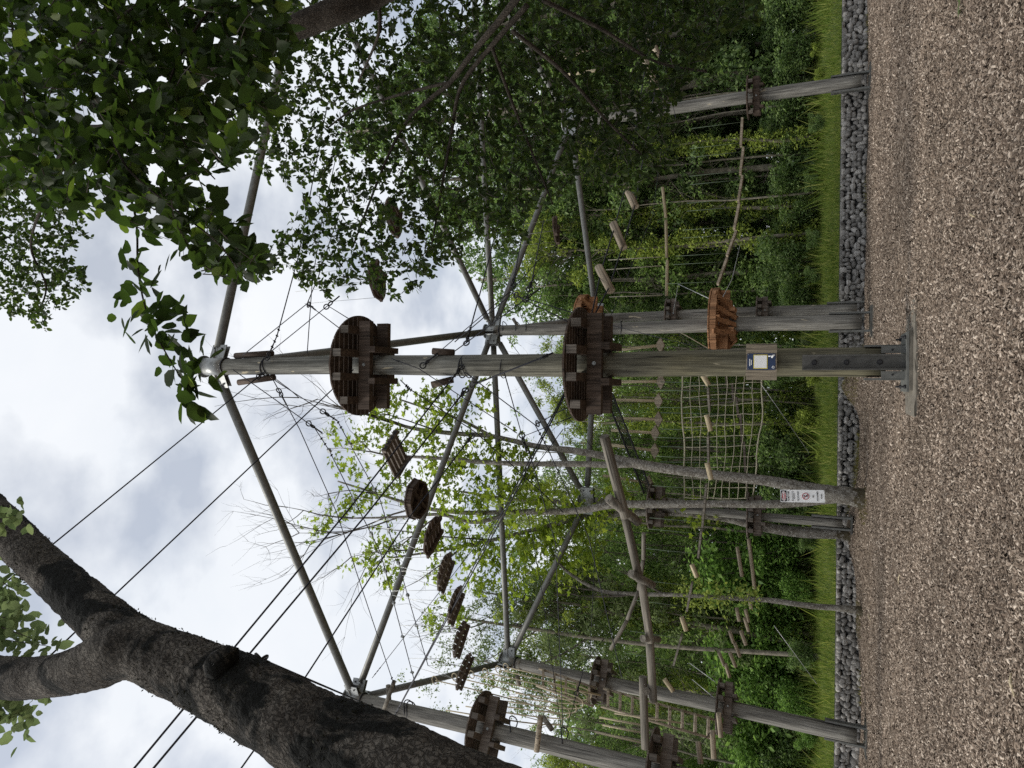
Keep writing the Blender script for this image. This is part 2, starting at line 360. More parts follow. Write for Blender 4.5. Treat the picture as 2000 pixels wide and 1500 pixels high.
def span(stops):
    r = []
    for (a, b_, s) in stops: r += list(np.arange(a, b_, s))
    return r
xs = span([(-400, -60, 40), (-60, -20, 5), (-20, 20, .22), (20, 60, 5), (60, 401, 40)])
ys = span([(-60, -4, 8), (-4, 4, .8), (4, 22.0, .16), (22.0, 27, .13), (27, 60, 1.5), (60, 500, 40)])
V = np.array([(x_, y_, gz(x_, y_)) for y_ in ys for x_ in xs]); nx, ny = len(xs), len(ys)
ii = (np.arange(ny - 1)[:, None] * nx + np.arange(nx - 1)[None]).reshape(-1)
gr = np_mesh('ground', V, np.stack([ii, ii + 1, ii + nx + 1, ii + nx], 1).reshape(-1), 4, M['chips'], smooth=True)
gr.data.materials.append(M['turf'])
yc = np.array([ys[i // (nx - 1)] for i in range((nx - 1) * (ny - 1))])
gr.data.polygons.foreach_set('material_index', (yc > GAB_Y - .01).astype(np.int32))
tag(gr, 'brown bark chip ground rising to a wooded grass bank', 'ground', kind='structure')

# loose bark chips
def scatter(y0, y1, dens, smin, smax):
    n = int((1.24 * (y1 ** 2 - y0 ** 2) / 2 + 2.4 * (y1 - y0)) * dens)
    yy = np.sqrt(rng.uniform(y0 ** 2, y1 ** 2, n)); xx = rng.uniform(-1, 1, n) * (.62 * yy + 1.2)
    return np.stack([xx, yy, np.array([gz(a, b) for a, b in zip(xx, yy)])], 1), rng.uniform(smin, smax, n) * rng.choice([.5, .75, 1, 1.35], n)
PA = [scatter(4.8, 8, 2900, .016, .040), scatter(8, 13, 1500, .020, .045), scatter(13, 21.4, 460, .03, .055)]
pos = np.concatenate([a[0] for a in PA]); ln = np.concatenate([a[1] for a in PA]); n = len(pos)
az = rng.uniform(0, 2 * np.pi, n); tilt = rng.normal(0, .38, n); roll = rng.normal(0, .5, n)
d = np.stack([np.cos(az) * np.cos(tilt), np.sin(az) * np.cos(tilt), np.sin(tilt)], 1)
s_ = np.stack([-np.sin(az) * np.cos(roll), np.cos(az) * np.cos(roll), np.sin(roll)], 1)
up = np.cross(d, s_); wd = (ln * rng.uniform(.18, .5, n))[:, None]; lh = (ln / 2)[:, None]; th = (ln * rng.uniform(.05, .16, n))[:, None]
cen = pos + np.array([0, 0, .012]) + np.array([0, 0, 1]) * np.abs(np.sin(tilt) * ln * .4)[:, None]
q0 = cen - d * lh - s_ * wd * .4; q1 = cen - d * lh * .9 + s_ * wd * .5; q2 = cen + d * lh * .95 + s_ * wd * .35; q3 = cen + d * lh - s_ * wd * .5
mA = cen - s_ * wd * .55 + up * th * 1.5; mB = cen + s_ * wd * .55 + up * th * 1.5
VV = np.stack([q0, q1, mB, mA, q2, q3, cen - up * th], 1).reshape(-1, 3)
fc = np.array([(0, 1, 2, 3), (3, 2, 4, 5), (0, 3, 5, 6), (1, 6, 4, 2)])
idx = (np.arange(n)[:, None, None] * 7 + fc[None]).reshape(-1)
mt, t, p, o = newmat('loose_chip'); M['loose'] = mt
t.links.new(mix(t, 1, ramp(t, island(t), [(0, (.07, .052, .040)), (.25, (.15, .112, .084)), (.6, (.25, .195, .150)), (.86, (.37, .30, .238)), (1, (.61, .515, .42))]), ramp(t, mix(t, .4, noise(t, coords(t, (1, 1, 1)), .5, 5, .6), noise(t, coords(t, (.5, 2.2, 1)), 1, 4, .6)), [(.36, .66), (.62, 1.16)]), 'MULTIPLY'), p.inputs['Base Color'])
p.inputs['Roughness'].default_value = .9; p.inputs['Specular IOR Level'].default_value = .2
tag(np_mesh('bark_chips', VV, idx, 4, M['loose']), 'loose brown and tan bark chips covering the ground', 'bark chips', kind='stuff')

# ------------------------------------------------------------------ gabion wall
gab = empty('gabion_wall', (0, GAB_Y, 0), 'long low gabion wall of grey stones in wire baskets behind the poles', 'gabion wall')
import bmesh
bm = bmesh.new(); bmesh.ops.create_icosphere(bm, subdivisions=2, radius=1); bm.verts.ensure_lookup_table()
IV = np.array([v.co[:] for v in bm.verts]); IF = np.array([[v.index for v in f.verts] for f in bm.faces]); bm.free()
SP = []
zt = .655
for row in range(5):
    x_ = -15.5 + rng.uniform(0, .1)
    while x_ < 15.5:
        wd_ = rng.uniform(.08, .21); SP.append((x_ + wd_ / 2, rng.uniform(-.03, .07), .0 + .135 * row + rng.uniform(-.045, .045) + .055, wd_ * rng.uniform(.52, .68), .15, rng.uniform(.065, .105))); x_ += wd_
for k in range(520): SP.append((rng.uniform(-15.5, 15.5), rng.uniform(.1, .45), zt - .07, rng.uniform(.07, .12), rng.uniform(.07, .12), .07))
SP = np.array(SP); n = len(SP)
IVn = IV / np.linalg.norm(IV, axis=1, keepdims=True); K = 8
pn = rng.normal(size=(n, K, 3)); pn /= np.linalg.norm(pn, axis=2, keepdims=True); ph = rng.uniform(.58, .95, (n, K))
dt = np.einsum('vk,npk->nvp', IVn, pn); rad_ = np.where(dt > .12, ph[:, None, :] / np.maximum(dt, .12), 9).min(2)
jit = IVn[None] * np.minimum(rad_, 1.2)[:, :, None]
an = rng.uniform(-.5, .5, n); cx = jit[:, :, 0] * np.cos(an)[:, None] - jit[:, :, 2] * np.sin(an)[:, None]; cz = jit[:, :, 0] * np.sin(an)[:, None] + jit[:, :, 2] * np.cos(an)[:, None]
SV = np.stack([cx * SP[:, None, 3], np.clip(jit[:, :, 1] * SP[:, None, 4], -.105, .2), cz * SP[:, None, 5]], 2) + SP[:, None, :3]
SV[:, :, 1] = np.maximum(SV[:, :, 1], -.095)
SV[:, :, 2] = np.minimum(SV[:, :, 2], zt)
mt, t, p, o = newmat('gabion_stone'); M['stone'] = mt
v = coords(t, (1, 1, 1))
col = mix(t, 1, ramp(t, island(t), [(0, (.19, .183, .172)), (.6, (.325, .312, .292)), (1, (.48, .46, .43))]), ramp(t, noise(t, v, 14, 6, .65), [(.3, .7), (.7, 1.25)]), 'MULTIPLY')
t.links.new(col, p.inputs['Base Color']); p.inputs['Roughness'].default_value = .9; bump(t, p, noise(t, v, 40, 4), .4, .01)
M['gap_shade'] = plain('stone_gap_shade', (.03, .03, .032), 1, 0, .2, 5, 0)
np_mesh('stone_fill', SV.reshape(-1, 3), (np.arange(n)[:, None, None] * len(IV) + IF[None]).reshape(-1), 3, M['stone'], gab)
b = MB(); b.box((0, .28, .25), (15.6, .19, .33)); b.build('gap_shade_backing', M['gap_shade'], gab)  # added near-black box, its colour painting the shade in gaps between stones
b = MB()
for k in range(32):
    x_ = -15.5 + k
    b.bar((x_, -.115, 0), (x_, -.115, zt), .008, .008); b.bar((x_, -.115, zt + .006), (x_, .5, zt + .006), .008, .008)
for z_ in (.04, .14, .24, .34, .44, .54, .64): b.bar((-15.5, -.118, z_), (15.5, -.118, z_), .005, .005)
for k in range(310):
    x_ = -15.5 + k * .1; b.bar((x_, -.122, 0), (x_, -.122, zt), .003, .003)
for z_ in (.0, zt + .004): b.bar((-15.5, -.122, z_ + .006), (15.5, -.122, z_ + .006), .016, .016)
b.build('wire_basket', M['steel_dark'], gab)

# ------------------------------------------------------------------ grass on the bank and on the mounds
def blades(n, x0, x1, y0, y1, h0, h1, ok=None):
    xx = rng.uniform(x0, x1, n); yy = y0 + (y1 - y0) * rng.uniform(0, 1, n)
    if ok is not None:
        k = ok(xx, yy); xx, yy = xx[k], yy[k]; n = len(xx)
    zz = np.array([gz(a, b) for a, b in zip(xx, yy)]) - .01
    a = rng.uniform(0, 6.28, n); le = rng.normal(0, .35, (n, 2)); h = rng.uniform(h0, h1, n); wd = h * .035 + .005
    b0 = np.stack([xx - np.cos(a) * wd, yy - np.sin(a) * wd, zz], 1); b1 = np.stack([xx + np.cos(a) * wd, yy + np.sin(a) * wd, zz], 1)
    tip = np.stack([xx + le[:, 0] * h, yy + le[:, 1] * h, zz + h], 1)
    return np.stack([b0, b1, tip], 1).reshape(-1, 3)
def clump(t_): return lambda xx, yy: np.array([.5 + .5 * math.sin(a * 1.7 + 2 * math.sin(b_ * .9)) * math.sin(a * .6 + b_ * 1.3) + rng.normal(0, .18) > t_ for a, b_ in zip(xx, yy)])
gv = np.concatenate([blades(60000, -19, 19, GAB_Y + .45, 26, .06, .20), blades(15000, -19, 19, GAB_Y + .9, 26.6, .15, .42, clump(.55)), blades(8000, -19, 19, GAB_Y + .35, 23, .06, .16), blades(7000, -19, 19, 24.6, 27, .4, .9, clump(.62))])
tag(np_mesh('grass', gv, np.arange(len(gv)), 3, M['grass']), 'bright green grass on the bank above the gabion wall', 'grass', kind='stuff')
def onm(i, k):
    mx_, my, h, sx_, sy_ = MOUNDS[i]
    return lambda xx, yy: ((xx - mx_) / sx_) ** 2 + ((yy - my) / sy_) ** 2 < k
gv = np.concatenate([blades(2600, -1, 1.2, 19.9, 21.7, .03, .1, onm(0, .9)), blades(900, -3.6, -2.2, 18.9, 20, .03, .08, onm(2, .35)), blades(500, -6.4, -5.5, 20, 21, .03, .08), blades(1600, -13, 13, 21.35, 21.8, .04, .16, lambda xx, yy: np.sin(xx * 2.1) * np.sin(xx * .73 + 1) > .45), blades(700, -3.4, -1.2, 21.2, 21.8, .05, .2)])
M['drygrass'] = leaf_mat('dry_grass', [(0, (.12, .12, .03)), (.6, (.20, .18, .05)), (1, (.28, .24, .09))], (1.2, 1.2, 1.0), .3, .8)
tag(np_mesh('dry_grass', gv, np.arange(len(gv)), 3, M['drygrass']), 'thin yellowish grass on the low bark mounds', 'grass', kind='stuff')

# ------------------------------------------------------------------ woods behind
def twigs(mb, p0, d, ln, r, lvl, n=4, tips=None, fork=(2, 4), bend=.28):
    """a bare branch that forks; collects the twig ends"""
    pts = [Vector(p0)]; dd = Vector(d).normalized(); k = 4
    for i in range(k):
        dd = (dd + Vector((random.gauss(0, bend * .5), random.gauss(0, bend * .5), random.gauss(.06, bend * .4)))).normalized()
        pts.append(pts[-1] + dd * ln / k)
    mb.tube(pts, [r * (1 - .75 * i / k) for i in range(k + 1)], n, False)
    if tips is not None: tips += pts[2:]
    if lvl > 0:
        for q in range(random.randint(*fork)):
            i = random.randint(1, k); ax = Vector((random.gauss(0, 1), random.gauss(0, 1), random.gauss(.2, .8))).normalized()
            twigs(mb, pts[i], (dd + ax * .75), ln * random.uniform(.45, .7), r * .5, lvl - 1, max(3, n - 1), tips, fork, bend)

TPL = {}
def make_tree(key, name, label, h, tr, leafm, nleaf, size, kind):
    root = empty(name, (0, 0, -100), label, 'tree', 'trees of the wood behind the gabion wall')
    mb = MB(); tips = []; lean = Vector((random.gauss(0, .025), random.gauss(0, .02), 1))
    pts = [Vector((0, 0, -.3))] + [lean * (h * k / 6) + Vector((random.gauss(0, .08), random.gauss(0, .08), 0)) for k in range(1, 7)]
    mb.tube(pts, [tr * (1.1 - .85 * k / 6) for k in range(7)], 7)
    cl = []
    if kind in ('bushy', 'tall', 'mid', 'ash'):
        lo = {'bushy': .03, 'tall': .05, 'mid': .06, 'ash': .18}[kind]; nb = {'bushy': 44, 'tall': 60, 'mid': 40, 'ash': 34}[kind]
        for k in range(nb):
            z = h * (lo + (1.0 - lo) * (k + random.random()) / nb); f_ = z / h
            rr = (1.55 if kind != 'ash' else 1.3) * math.sin(math.pi * min(1, (.16 + .84 * (1 - f_)))) ** .6 + .15
            a = random.uniform(0, 6.28); q = Vector((math.cos(a), math.sin(a), 0)) * rr * random.uniform(.35, 1.0) + lean * z
            twigs(mb, lean * (z * .93), q - lean * (z * .9), (q - lean * z * .93).length, tr * .22, 1, 3, None, (1, 2))
            cl.append((q, random.uniform(.4, .85) * (1.0 if kind != 'ash' else .8)))
    if kind == 'ivy':
        for k in range(26):
            z = h * .74 * (k + .5) / 26; cl.append((lean * z + Vector((random.gauss(0, .12), random.gauss(0, .12), 0)), random.uniform(.28, .55)))
    if kind in ('ivy', 'bare'):
        for k in range(14):
            z = h * random.uniform(.3 if kind == 'bare' else .65, .97); a = random.uniform(0, 6.28)
            twigs(mb, lean * z, Vector((math.cos(a) * .7, math.sin(a) * .7, random.uniform(.5, 1.2))), random.uniform(1.0, 2.0), tr * .25, 2, 3, tips, (2, 3))
        for q in random.sample(tips, min(len(tips), 40 if kind == 'ivy' else 18)): cl.append((q, .3))
    mb.build('trunk', M['bark_far'], root)
    tot = sum(r_ ** 2 for _, r_ in cl)
    pp = np.concatenate([ball(q, r_, max(6, int(nleaf * r_ ** 2 / tot)), .8, .25) for q, r_ in cl])
    leaves('crown', pp, size, leafm, LEAFQ, root, .4, 1.2)
    TPL[key] = root
GRP = 'trees of the wood behind the gabion wall'
KINDS = [
 ('bushy', 'leafy_tree', 'dense dark green leafy tree in the wood behind the gabion wall', 11.5, .13, 'lf_dark', 12000, .165, 'bushy'),
 ('tall', 'leafy_tree', 'tall dark broadleaf tree at the right of the wood, showing between cherry leaves', 18, .2, 'lf_dark', 15000, .185, 'tall'),
 ('mid', 'leafy_tree', 'mid green loose crowned tree in the wood behind the gabion wall', 11, .11, 'lf_mid', 10000, .155, 'mid'),
 ('ivy', 'ivy_clad_tree', 'thin tree wrapped in yellowish green ivy in the wood behind the wall', 11, .08, 'lf_ivy', 6500, .125, 'ivy'),
 ('ivy2', 'ivy_clad_tree', 'thin tree wrapped in dark green ivy in the wood behind the wall', 11.5, .08, 'lf_dark', 6500, .125, 'ivy'),
 ('bare', 'bare_tree', 'thin pale trunked tree with bare twiggy top in the wood behind the wall', 11.5, .05, 'lf_mid', 420, .13, 'bare'),
 ('ash', 'feathery_tree', 'pale grey green feathery ash like tree above the left side of the wood', 13, .10, 'lf_ash', 6500, .13, 'ash'),
]
for k_, nm, lb, h_, tr_, lm, nl, sz, kd in KINDS: make_tree(k_, nm, lb, h_, tr_, M[lm], nl, sz, kd)
used = set()
def place(root, x_, y_, sc=1.0, rz=None, label=None, zoff=0):
    if root.name not in used:
        used.add(root.name); r_ = root
    else:
        r_ = root.copy(); COL.objects.link(r_)
        for ch in list(root.children):
            c_ = ch.copy(); COL.objects.link(c_); c_.parent = r_
    r_.location = (x_, y_, gz(x_, y_) + zoff); r_.rotation_euler = (0, 0, random.uniform(0, 6.28) if rz is None else rz); r_.scale = (sc, sc, sc * random.uniform(.93, 1.07))
    if label: r_['label'] = label
    return r_
def kindpick(x_, row):
    u = random.random()
    if x_ > 7.5: return 'tall' if u < .55 else ('bushy' if u < .9 else 'ivy2')
    if x_ > 2.2: return 'bushy' if u < .45 else ('ivy2' if u < .62 else ('ivy' if u < .8 else ('bare' if u < .93 else 'mid')))
    if x_ > -3.5: return ('ivy' if u < .38 else 'bare' if u < .66 else 'ivy2' if u < .84 else 'mid') if row < 2 else ('mid' if u < .5 else 'ivy')
    return ('mid' if u < .36 else 'ivy' if u < .52 else 'bare' if u < .72 else 'ivy2' if u < .84 else 'ash') if row < 3 else ('mid' if u < .6 else 'ash')
for row, (y_, st) in enumerate(((27.2, 1.75), (29.6, 1.9), (32.5, 2.0), (36, 2.1), (41, 2.4))):
    x_ = -y_ * .62
    while x_ < y_ * .62:
        k = kindpick(x_, row)
        sc = random.uniform(.85, 1.08)
        if -3.5 < x_ < 2.2: sc *= .86
        if 2.2 < x_ < 7.5: sc *= .95
        if row == 4: sc *= .98
        place(TPL[k], x_ + random.uniform(-.6, .6), y_ + random.uniform(-.7, .7), sc)
        x_ += st * random.uniform(.8, 1.2)
for x_ in np.arange(-13, 12.5, .78):
    if random.random() < .8: place(TPL['bare'], float(x_) + random.uniform(-.35, .35), random.uniform(25.6, 28.2), random.uniform(.7, 1.0))
for x_ in (6.3, 5.2, 8.4, -1.3, -4.9, -7.2, -8.3, -.4): place(TPL['ivy'], x_, random.uniform(25.8, 26.8), random.uniform(.7, .95))
place(TPL['bushy'], 4.6, 29.4, 1.22, label='rounded dark tree standing above the rest, right of the timber poles')
for x_, y_, s in ((-8.6, 25.6, .95), (-11.2, 26.4, 1.05), (-10.3, 28.3, 1.0)): place(TPL['ash'], x_, y_, s)

# shrubs in front of the wood
def make_shrub(key, label, leafm, nleaf, size, h):
    root = empty('shrub', (0, 0, -100), label, 'shrub', 'shrubs along the edge of the wood'); mb = MB(); cl = []
    for k in range(11):
        a = random.uniform(0, 6.28); d_ = Vector((math.cos(a) * .5, math.sin(a) * .5, 1)); ln_ = h * random.uniform(.55, 1)
        mb.tube([(0, 0, -.1), d_ * ln_ * .5, d_ * ln_ * .85], [.025, .018, .008], 4, False)
        cl += [(d_ * ln_ * .45, h * .26), (d_ * ln_ * .82, h * .2)]
    mb.build('stems', M['bark_twig'], root)
    pp = np.concatenate([ball(q, r_, nleaf // len(cl), .85, .2) for q, r_ in cl]); pp[:, 2] = np.maximum(pp[:, 2], .02)
    leaves('foliage', pp, size, leafm, LEAFQ, root, .3, 1.0); TPL[key] = root
make_shrub('s1', 'bright green large leaved shrub at the edge of the wood', M['lf_shrub'], 4200, .14, 2.6)
make_shrub('s2', 'dark green shrub in the shade at the foot of the wood', M['lf_dark'], 3800, .125, 2.2)
make_shrub('s3', 'yellowish green low shrub on the grass bank edge', M['lf_ivy'], 2200, .10, 1.3)
for y_, st in ((24.9, 1.5), (25.9, 1.5), (26.8, 1.7)):
    x_ = -16.5
    while x_ < 16.5:
        k = 's1' if x_ < -4 and random.random() < .75 else ('s2' if random.random() < .72 else 's3')
        place(TPL[k], x_ + random.uniform(-.4, .4), y_ + random.uniform(-.4, .4), (random.uniform(.25, .55) if y_ < 25 else random.uniform(.75, 1.2)) * (1.35 if k == 's1' and y_ > 26 else 1) * (.8 if -4 < x_ else 1))
        x_ += st * random.uniform(.8, 1.2)

# the far side of the wood, one leafy mass
n = 115000; xx = rng.uniform(-40, 40, n); yy = rng.uniform(44, 51, n)
hh = np.array([11.0 + 1.6 * math.sin(a * .5 + 1) + 1.2 * math.sin(a * 1.3) + (6.5 if a > 9 else (2.0 + .5 * (a - 4) if a > 4 else (1.8 if a < -6 else 0))) for a in xx])
zz = hh * rng.uniform(0, 1, n) ** .85 + 1.2 + rng.normal(0, .35, n)
tag(leaves('distant_wood', np.stack([xx, yy, zz], 1), .48, M['lf_mid'], LEAFQ, None, .4, 1.3, face=(0, -1, .2, .5)), 'far side of the wood, a dense mass of leaves behind the trees', 'wood', kind='stuff')

# ------------------------------------------------------------------ poles, collars, struts
ZQ = Vector((0, 0, 1))
def quat(a, b): return ZQ.rotation_difference((Vector(b) - Vector(a)).normalized())
def shaft_mesh(name, ln, r0, r1, mat, parent, n=22, ring=.3, wob=.012, oval=.0):
    k = max(3, int(ln / ring)); mb = MB(); ph = random.uniform(0, 6)
    for i in range(k + 1):
        z = ln * i / k; r = r0 + (r1 - r0) * i / k
        for j in range(n):
            a = 2 * math.pi * j / n
            q = r * (1 + wob * math.sin(3 * a + z * .7 + ph) + wob * .8 * math.sin(5 * a - z * 1.9) + random.uniform(-wob, wob) * .4)
            mb.v.append((q * math.cos(a) + .012 * math.sin(z * .8 + ph), q * math.sin(a), z))
    for i in range(k):
        for j in range(n):
            mb.f.append((i * n + j, i * n + (j + 1) % n, (i + 1) * n + (j + 1) % n, (i + 1) * n + j)); mb.sm.append(True)
    mb.f.append(tuple(range(n - 1, -1, -1))); mb.sm.append(False); mb.f.append(tuple(k * n + j for j in range(n))); mb.sm.append(False)
    return mb.build(name, mat, parent)
HUB = {}
def pole(key, label, base, top, r0, r1, mat='pole', collar=True, struts=(), bracket=True, collar_len=.55, lift=.24):
    base, top = Vector(base), Vector(top)
    root = empty('ropes_course_pole', base, label, 'pole', 'timber poles of the ropes course')
    root.rotation_mode = 'QUATERNION'; q = quat(base, top); root.rotation_quaternion = q
    ln = (top - base).length; qi = q.inverted()
    sh = shaft_mesh('shaft', ln - .1 - lift, r0, r1, M[mat], root); sh.location = (0, 0, lift)
    if collar:
        mb = MB(); mb.tube([(0, 0, ln - collar_len), (0, 0, ln - .02)], r1 * 1.12, 24); mb.tube([(0, 0, ln - .03), (0, 0, ln)], r1 * 1.42, 24)
        c = mb.build('steel_collar', M['fitting'], root)
        mb = MB(); mb.tube([(0, 0, ln - collar_len - .03), (0, 0, ln - collar_len + .005)], r1 * 1.15, 24); mb.build('collar_rim', M['black'], c)
        for s in struts:                                   # a pair of flange plates towards every strut
            dl = qi @ (Vector(s) - top); dl.z = 0; dl.normalize(); sd_ = Vector((-dl.y, dl.x, 0))
            mb = MB(); rot = Matrix((dl, sd_, ZQ)).transposed(); cz_ = ln - collar_len * .55
            mb.box(dl * (r1 * 1.1 + .14) + Vector((0, 0, cz_)) + sd_ * .045, (.15, .009, .19), rot); mb.box(dl * (r1 * 1.1 + .14) + Vector((0, 0, cz_)) - sd_ * .045, (.15, .009, .19), rot)
            f_ = mb.build('flange_plate', M['fitting'], c)
            mb = MB()
            for dz in (-.1, .1): mb.tube([dl * (r1 * 1.1 + .2) + sd_ * -.08 + Vector((0, 0, cz_ + dz)), dl * (r1 * 1.1 + .2) + sd_ * .08 + Vector((0, 0, cz_ + dz))], .022, 6)
            mb.build('bolt', M['black'], f_)
    if bracket:
        bz = 0
        mb = MB(); mb.box((0, 0, bz + .03), (r0 * 1.9, r0 * 1.9, .02)); mb.build('base_plate', M['steel_dark'], root)
        for sx in (-1, 1):
            mb = MB(); mb.box((sx * (r0 + .012), 0, .50), (.010, .075, .48)); mb.box((sx * (r0 + .03), .075, .50), (.022, .008, .48)); mb.box((sx * (r0 + .03), -.075, .50), (.022, .008, .48))
            mb.build('steel_channel', M['steel'], root)
    HUB[key] = top - (top - base).normalized() * collar_len * .5
    return root
def strut(label, a, b, r=.085, inset=.42):
    a, b = Vector(a), Vector(b); d_ = (b - a).normalized(); a2, b2 = a + d_ * inset, b - d_ * inset; ln = (b2 - a2).length
    root = empty('steel_strut', a2, label, 'steel strut', 'steel struts between the pole tops'); root.rotation_mode = 'QUATERNION'; root.rotation_quaternion = quat(a, b)
    mb = MB(); mb.tube([(0, 0, 0), (0, 0, ln * .33), (0, 0, ln * .67), (0, 0, ln)], r, 20); mb.build('tube', M['steel'], root)
    for z0, s in ((0, -1), (ln, 1)):
        mb = MB(); mb.tube([(0, 0, z0 - s * .04), (0, 0, z0 + s * .10)], r * .72, 16); mb.box((0, 0, z0 + s * .17), (.02, r * .9, .11)); mb.build('end_fitting', M['fitting'], root)
    return root

# ends of the pole heads and off-picture heads
TOP = dict(A=P(398, 716, 11.3), B=P(948, 647, 19.4), C=P(1150, 621, 20.6), D=P(1100, 243, 20.4), E=P(978, 1289, 19.4), F=P(678, 1361, 15.4), H=P(1130, 976, 21.0))
TOP['I'] = P(600, -116, 15.5); TOP['J'] = P(921, -102, 20.5)
gA = P(1790, 708, 11.35); gA.z = gz(gA.x, gA.y)
footy = gA.y
BASE = dict(A=gA + Vector((0, 0, .125)), B=G(1702, 628), C=G(1679, 604), D=G(1693, 157), E=G(1692, 1440), H=G(1664, 1024))
for k_, q_ in (('B', (1702, 628)), ('C', (1679, 604)), ('D', (1693, 157)), ('E', (1692, 1440)), ('H', (1664, 1024))):
    if BASE[k_].y > 21.2: BASE[k_] = P(*q_, 21.2)
    BASE[k_].z = gz(BASE[k_].x, BASE[k_].y) - .02
TOP['A'] = P(398, 716, BASE['A'].y); FB = P(1720, 1610, 15.2); FB.z = gz(FB.x, FB.y); BASE['F'] = FB
for k_, s in (('B', .5), ('C', .3), ('D', 0), ('E', 0), ('H', 0)):
    yb = BASE[k_].y; pxpy = dict(B=(948, 647), C=(1150, 621), D=(1100, 243), E=(978, 1289), H=(1130, 976))[k_]; TOP[k_] = P(*pxpy, yb)
NB = dict(A='BFI', B='AFEHCD', C='BHD', D='BCJ', E='BFH', F='ABE', H='BCE')
LBL = dict(A='tallest thick weathered timber pole in the middle, with a small blue sign', B='grey timber pole with orange platforms just right of the middle pole',
           C='thinner grey timber pole behind the one with orange platforms', D='leaning grey timber pole on the right, half hidden by leaves',
           E='grey timber pole on the left standing before the gabion wall', F='grey timber pole beside the dark leaning tree trunk, far left', H='slim grey pole behind the mossy lichen covered trunks')
RAD = dict(A=(.215, .165), B=(.20, .155), C=(.165, .13), D=(.185, .15), E=(.20, .165), F=(.215, .18), H=(.12, .10))
PO = {}
for k_ in 'ABCDEFH':
    PO[k_] = pole(k_, LBL[k_], BASE[k_], TOP[k_], *RAD[k_], mat='pole_main' if k_ == 'A' else 'pole', struts=[TOP[q] for q in NB[k_]], bracket=(k_ not in 'A'), collar_len=.62 if k_ == 'A' else .5)
HUB['I'] = TOP['I']; HUB['J'] = TOP['J']
for a_, b_, lb in (('A', 'I', 'thick steel strut running up right from the middle pole head into the cherry leaves'), ('A', 'F', 'long steel strut from the middle pole head down to the far left pole head'),
                   ('A', 'B', 'dark steel strut running back from the middle pole head behind its upper platform'), ('B', 'F', 'steel strut from the rear hub to the far left pole head'),
                   ('B', 'E', 'near level steel strut from the rear hub to the left rear pole head'), ('B', 'H', 'steel strut dropping left from the rear hub behind the lichen trunks'),
                   ('B', 'J', 'pale level steel strut from the rear hub out to the right behind leaves'), ('B', 'I', 'steel strut rising right from the rear hub behind the cherry leaves'),
                   ('B', 'D', 'steel strut from the rear hub down right to the leaning pole'), ('C', 'D', 'low pale steel strut right of the lower platform, farthest back'),
                   ('C', 'H', 'low pale steel strut left of the lower platform, farthest back'), ('F', 'E', 'steel strut from the far left pole head hung with rope loops'),
                   ('E', 'H', 'steel strut rising right from the left rear pole head towards the lichen trunks'), ('D', 'J', 'steel strut rising right from the leaning pole head behind leaves'), ('B', 'C', 'short dark steel strut behind the lower platform of the middle pole')):
    strut(lb, HUB[a_], HUB[b_], .098 if a_ == 'A' else .088)

# ---- foot of the middle pole: steel shoe on a concrete footing, as parts of that pole and a footing
rA = PO['A']; zb = BASE['A']
mb = MB(); mb.box((0, -.232, .66), (.105, .012, .66)); mb.box((-.1, -.262, .66), (.010, .04, .66)); mb.box((.1, -.262, .66), (.010, .04, .66)); ch_ = mb.build('steel_channel', M['steel_dark'], rA)
for z_ in (.32, .74, 1.16):
    mb = MB(); mb.tube([(0, -.24, z_), (0, -.275, z_)], .026, 6); mb.disc((0, -.247, z_), (0, 1, 0), .04, .01, 12); mb.build('bolt', M['black'], ch_)
for s in (-1, 1):
    mb = MB(); mb.box((s * .175, -.20, .15), (.05, .012, .15)); mb.box((s * .235, 0, .25), (.014, .1, .25)); g_ = mb.build('gusset_plate', M['steel'], rA)
    mb = MB(); mb.tube([(s * .175, -.205, .16), (s * .175, -.228, .16)], .016, 6); mb.build('bolt', M['black'], g_)
mb = MB(); mb.box((0, .232, .5), (.105, .012, .5)); mb.build('steel_channel', M['steel_dark'], rA)
mb = MB(); mb.box((0, 0, -.012), (.41, .36, .014)); bp = mb.build('base_plate', M['steel'], rA)
for sx in (-1, 1):
    for sy in (-1, 1):
        mb = MB(); mb.tube([(sx * .34, sy * .29, -.01), (sx * .34, sy * .29, .075)], .014, 6); mb.tube([(sx * .34, sy * .29, 0), (sx * .34, sy * .29, .03)], .028, 6); mb.build('anchor_bolt', M['black'], bp)
mb = MB(); rr = Matrix.Rotation(R(4), 3, 'Z')
mb.box((0, 0, -.05), (.42, .37, .02), rr); mb.build('grout_bed', M['concrete'], rA)
mb = MB(); n_ = 14; vs = []
for zz in (-.55, -.09, -.073):
    for i in range(n_ * 4):
        s_, u_ = divmod(i, n_); u_ = u_ / n_ * 2 - 1
        x_, y_ = [(u_, -1), (1, u_), (-u_, 1), (-1, -u_)][s_]
        k_ = (1 if zz < -.08 else .985); vs.append((x_ * .80 * k_ + random.gauss(0, .006) + .06, y_ * .50 * k_ + random.gauss(0, .007) - .02, zz + (random.gauss(0, .004) if zz > -.3 else 0)))
q_ = n_ * 4; fs = [(i + l * q_, (i + 1) % q_ + l * q_, (i + 1) % q_ + (l + 1) * q_, i + (l + 1) * q_) for l in range(2) for i in range(q_)] + [tuple(range(2 * q_, 3 * q_))]
mb.add(vs, fs); ft = mb.build('concrete_footing', M['concrete'], None, zb); tag(ft, 'broad grey concrete footing slab under the middle pole', 'footing')
for k_ in ('B', 'D', 'E'):
    mb = MB(); mb.box((0, 0, -.04), (.46, .40, .05)); o_ = mb.build('concrete_footing', M['concrete'], None, BASE[k_] + Vector((0, 0, .01)))
    tag(o_, {'B': 'low concrete footing under the pole with orange platforms', 'D': 'low concrete footing under the right leaning pole', 'E': 'low concrete footing under the left rear pole'}[k_], 'footing', 'concrete footings of the rear poles')

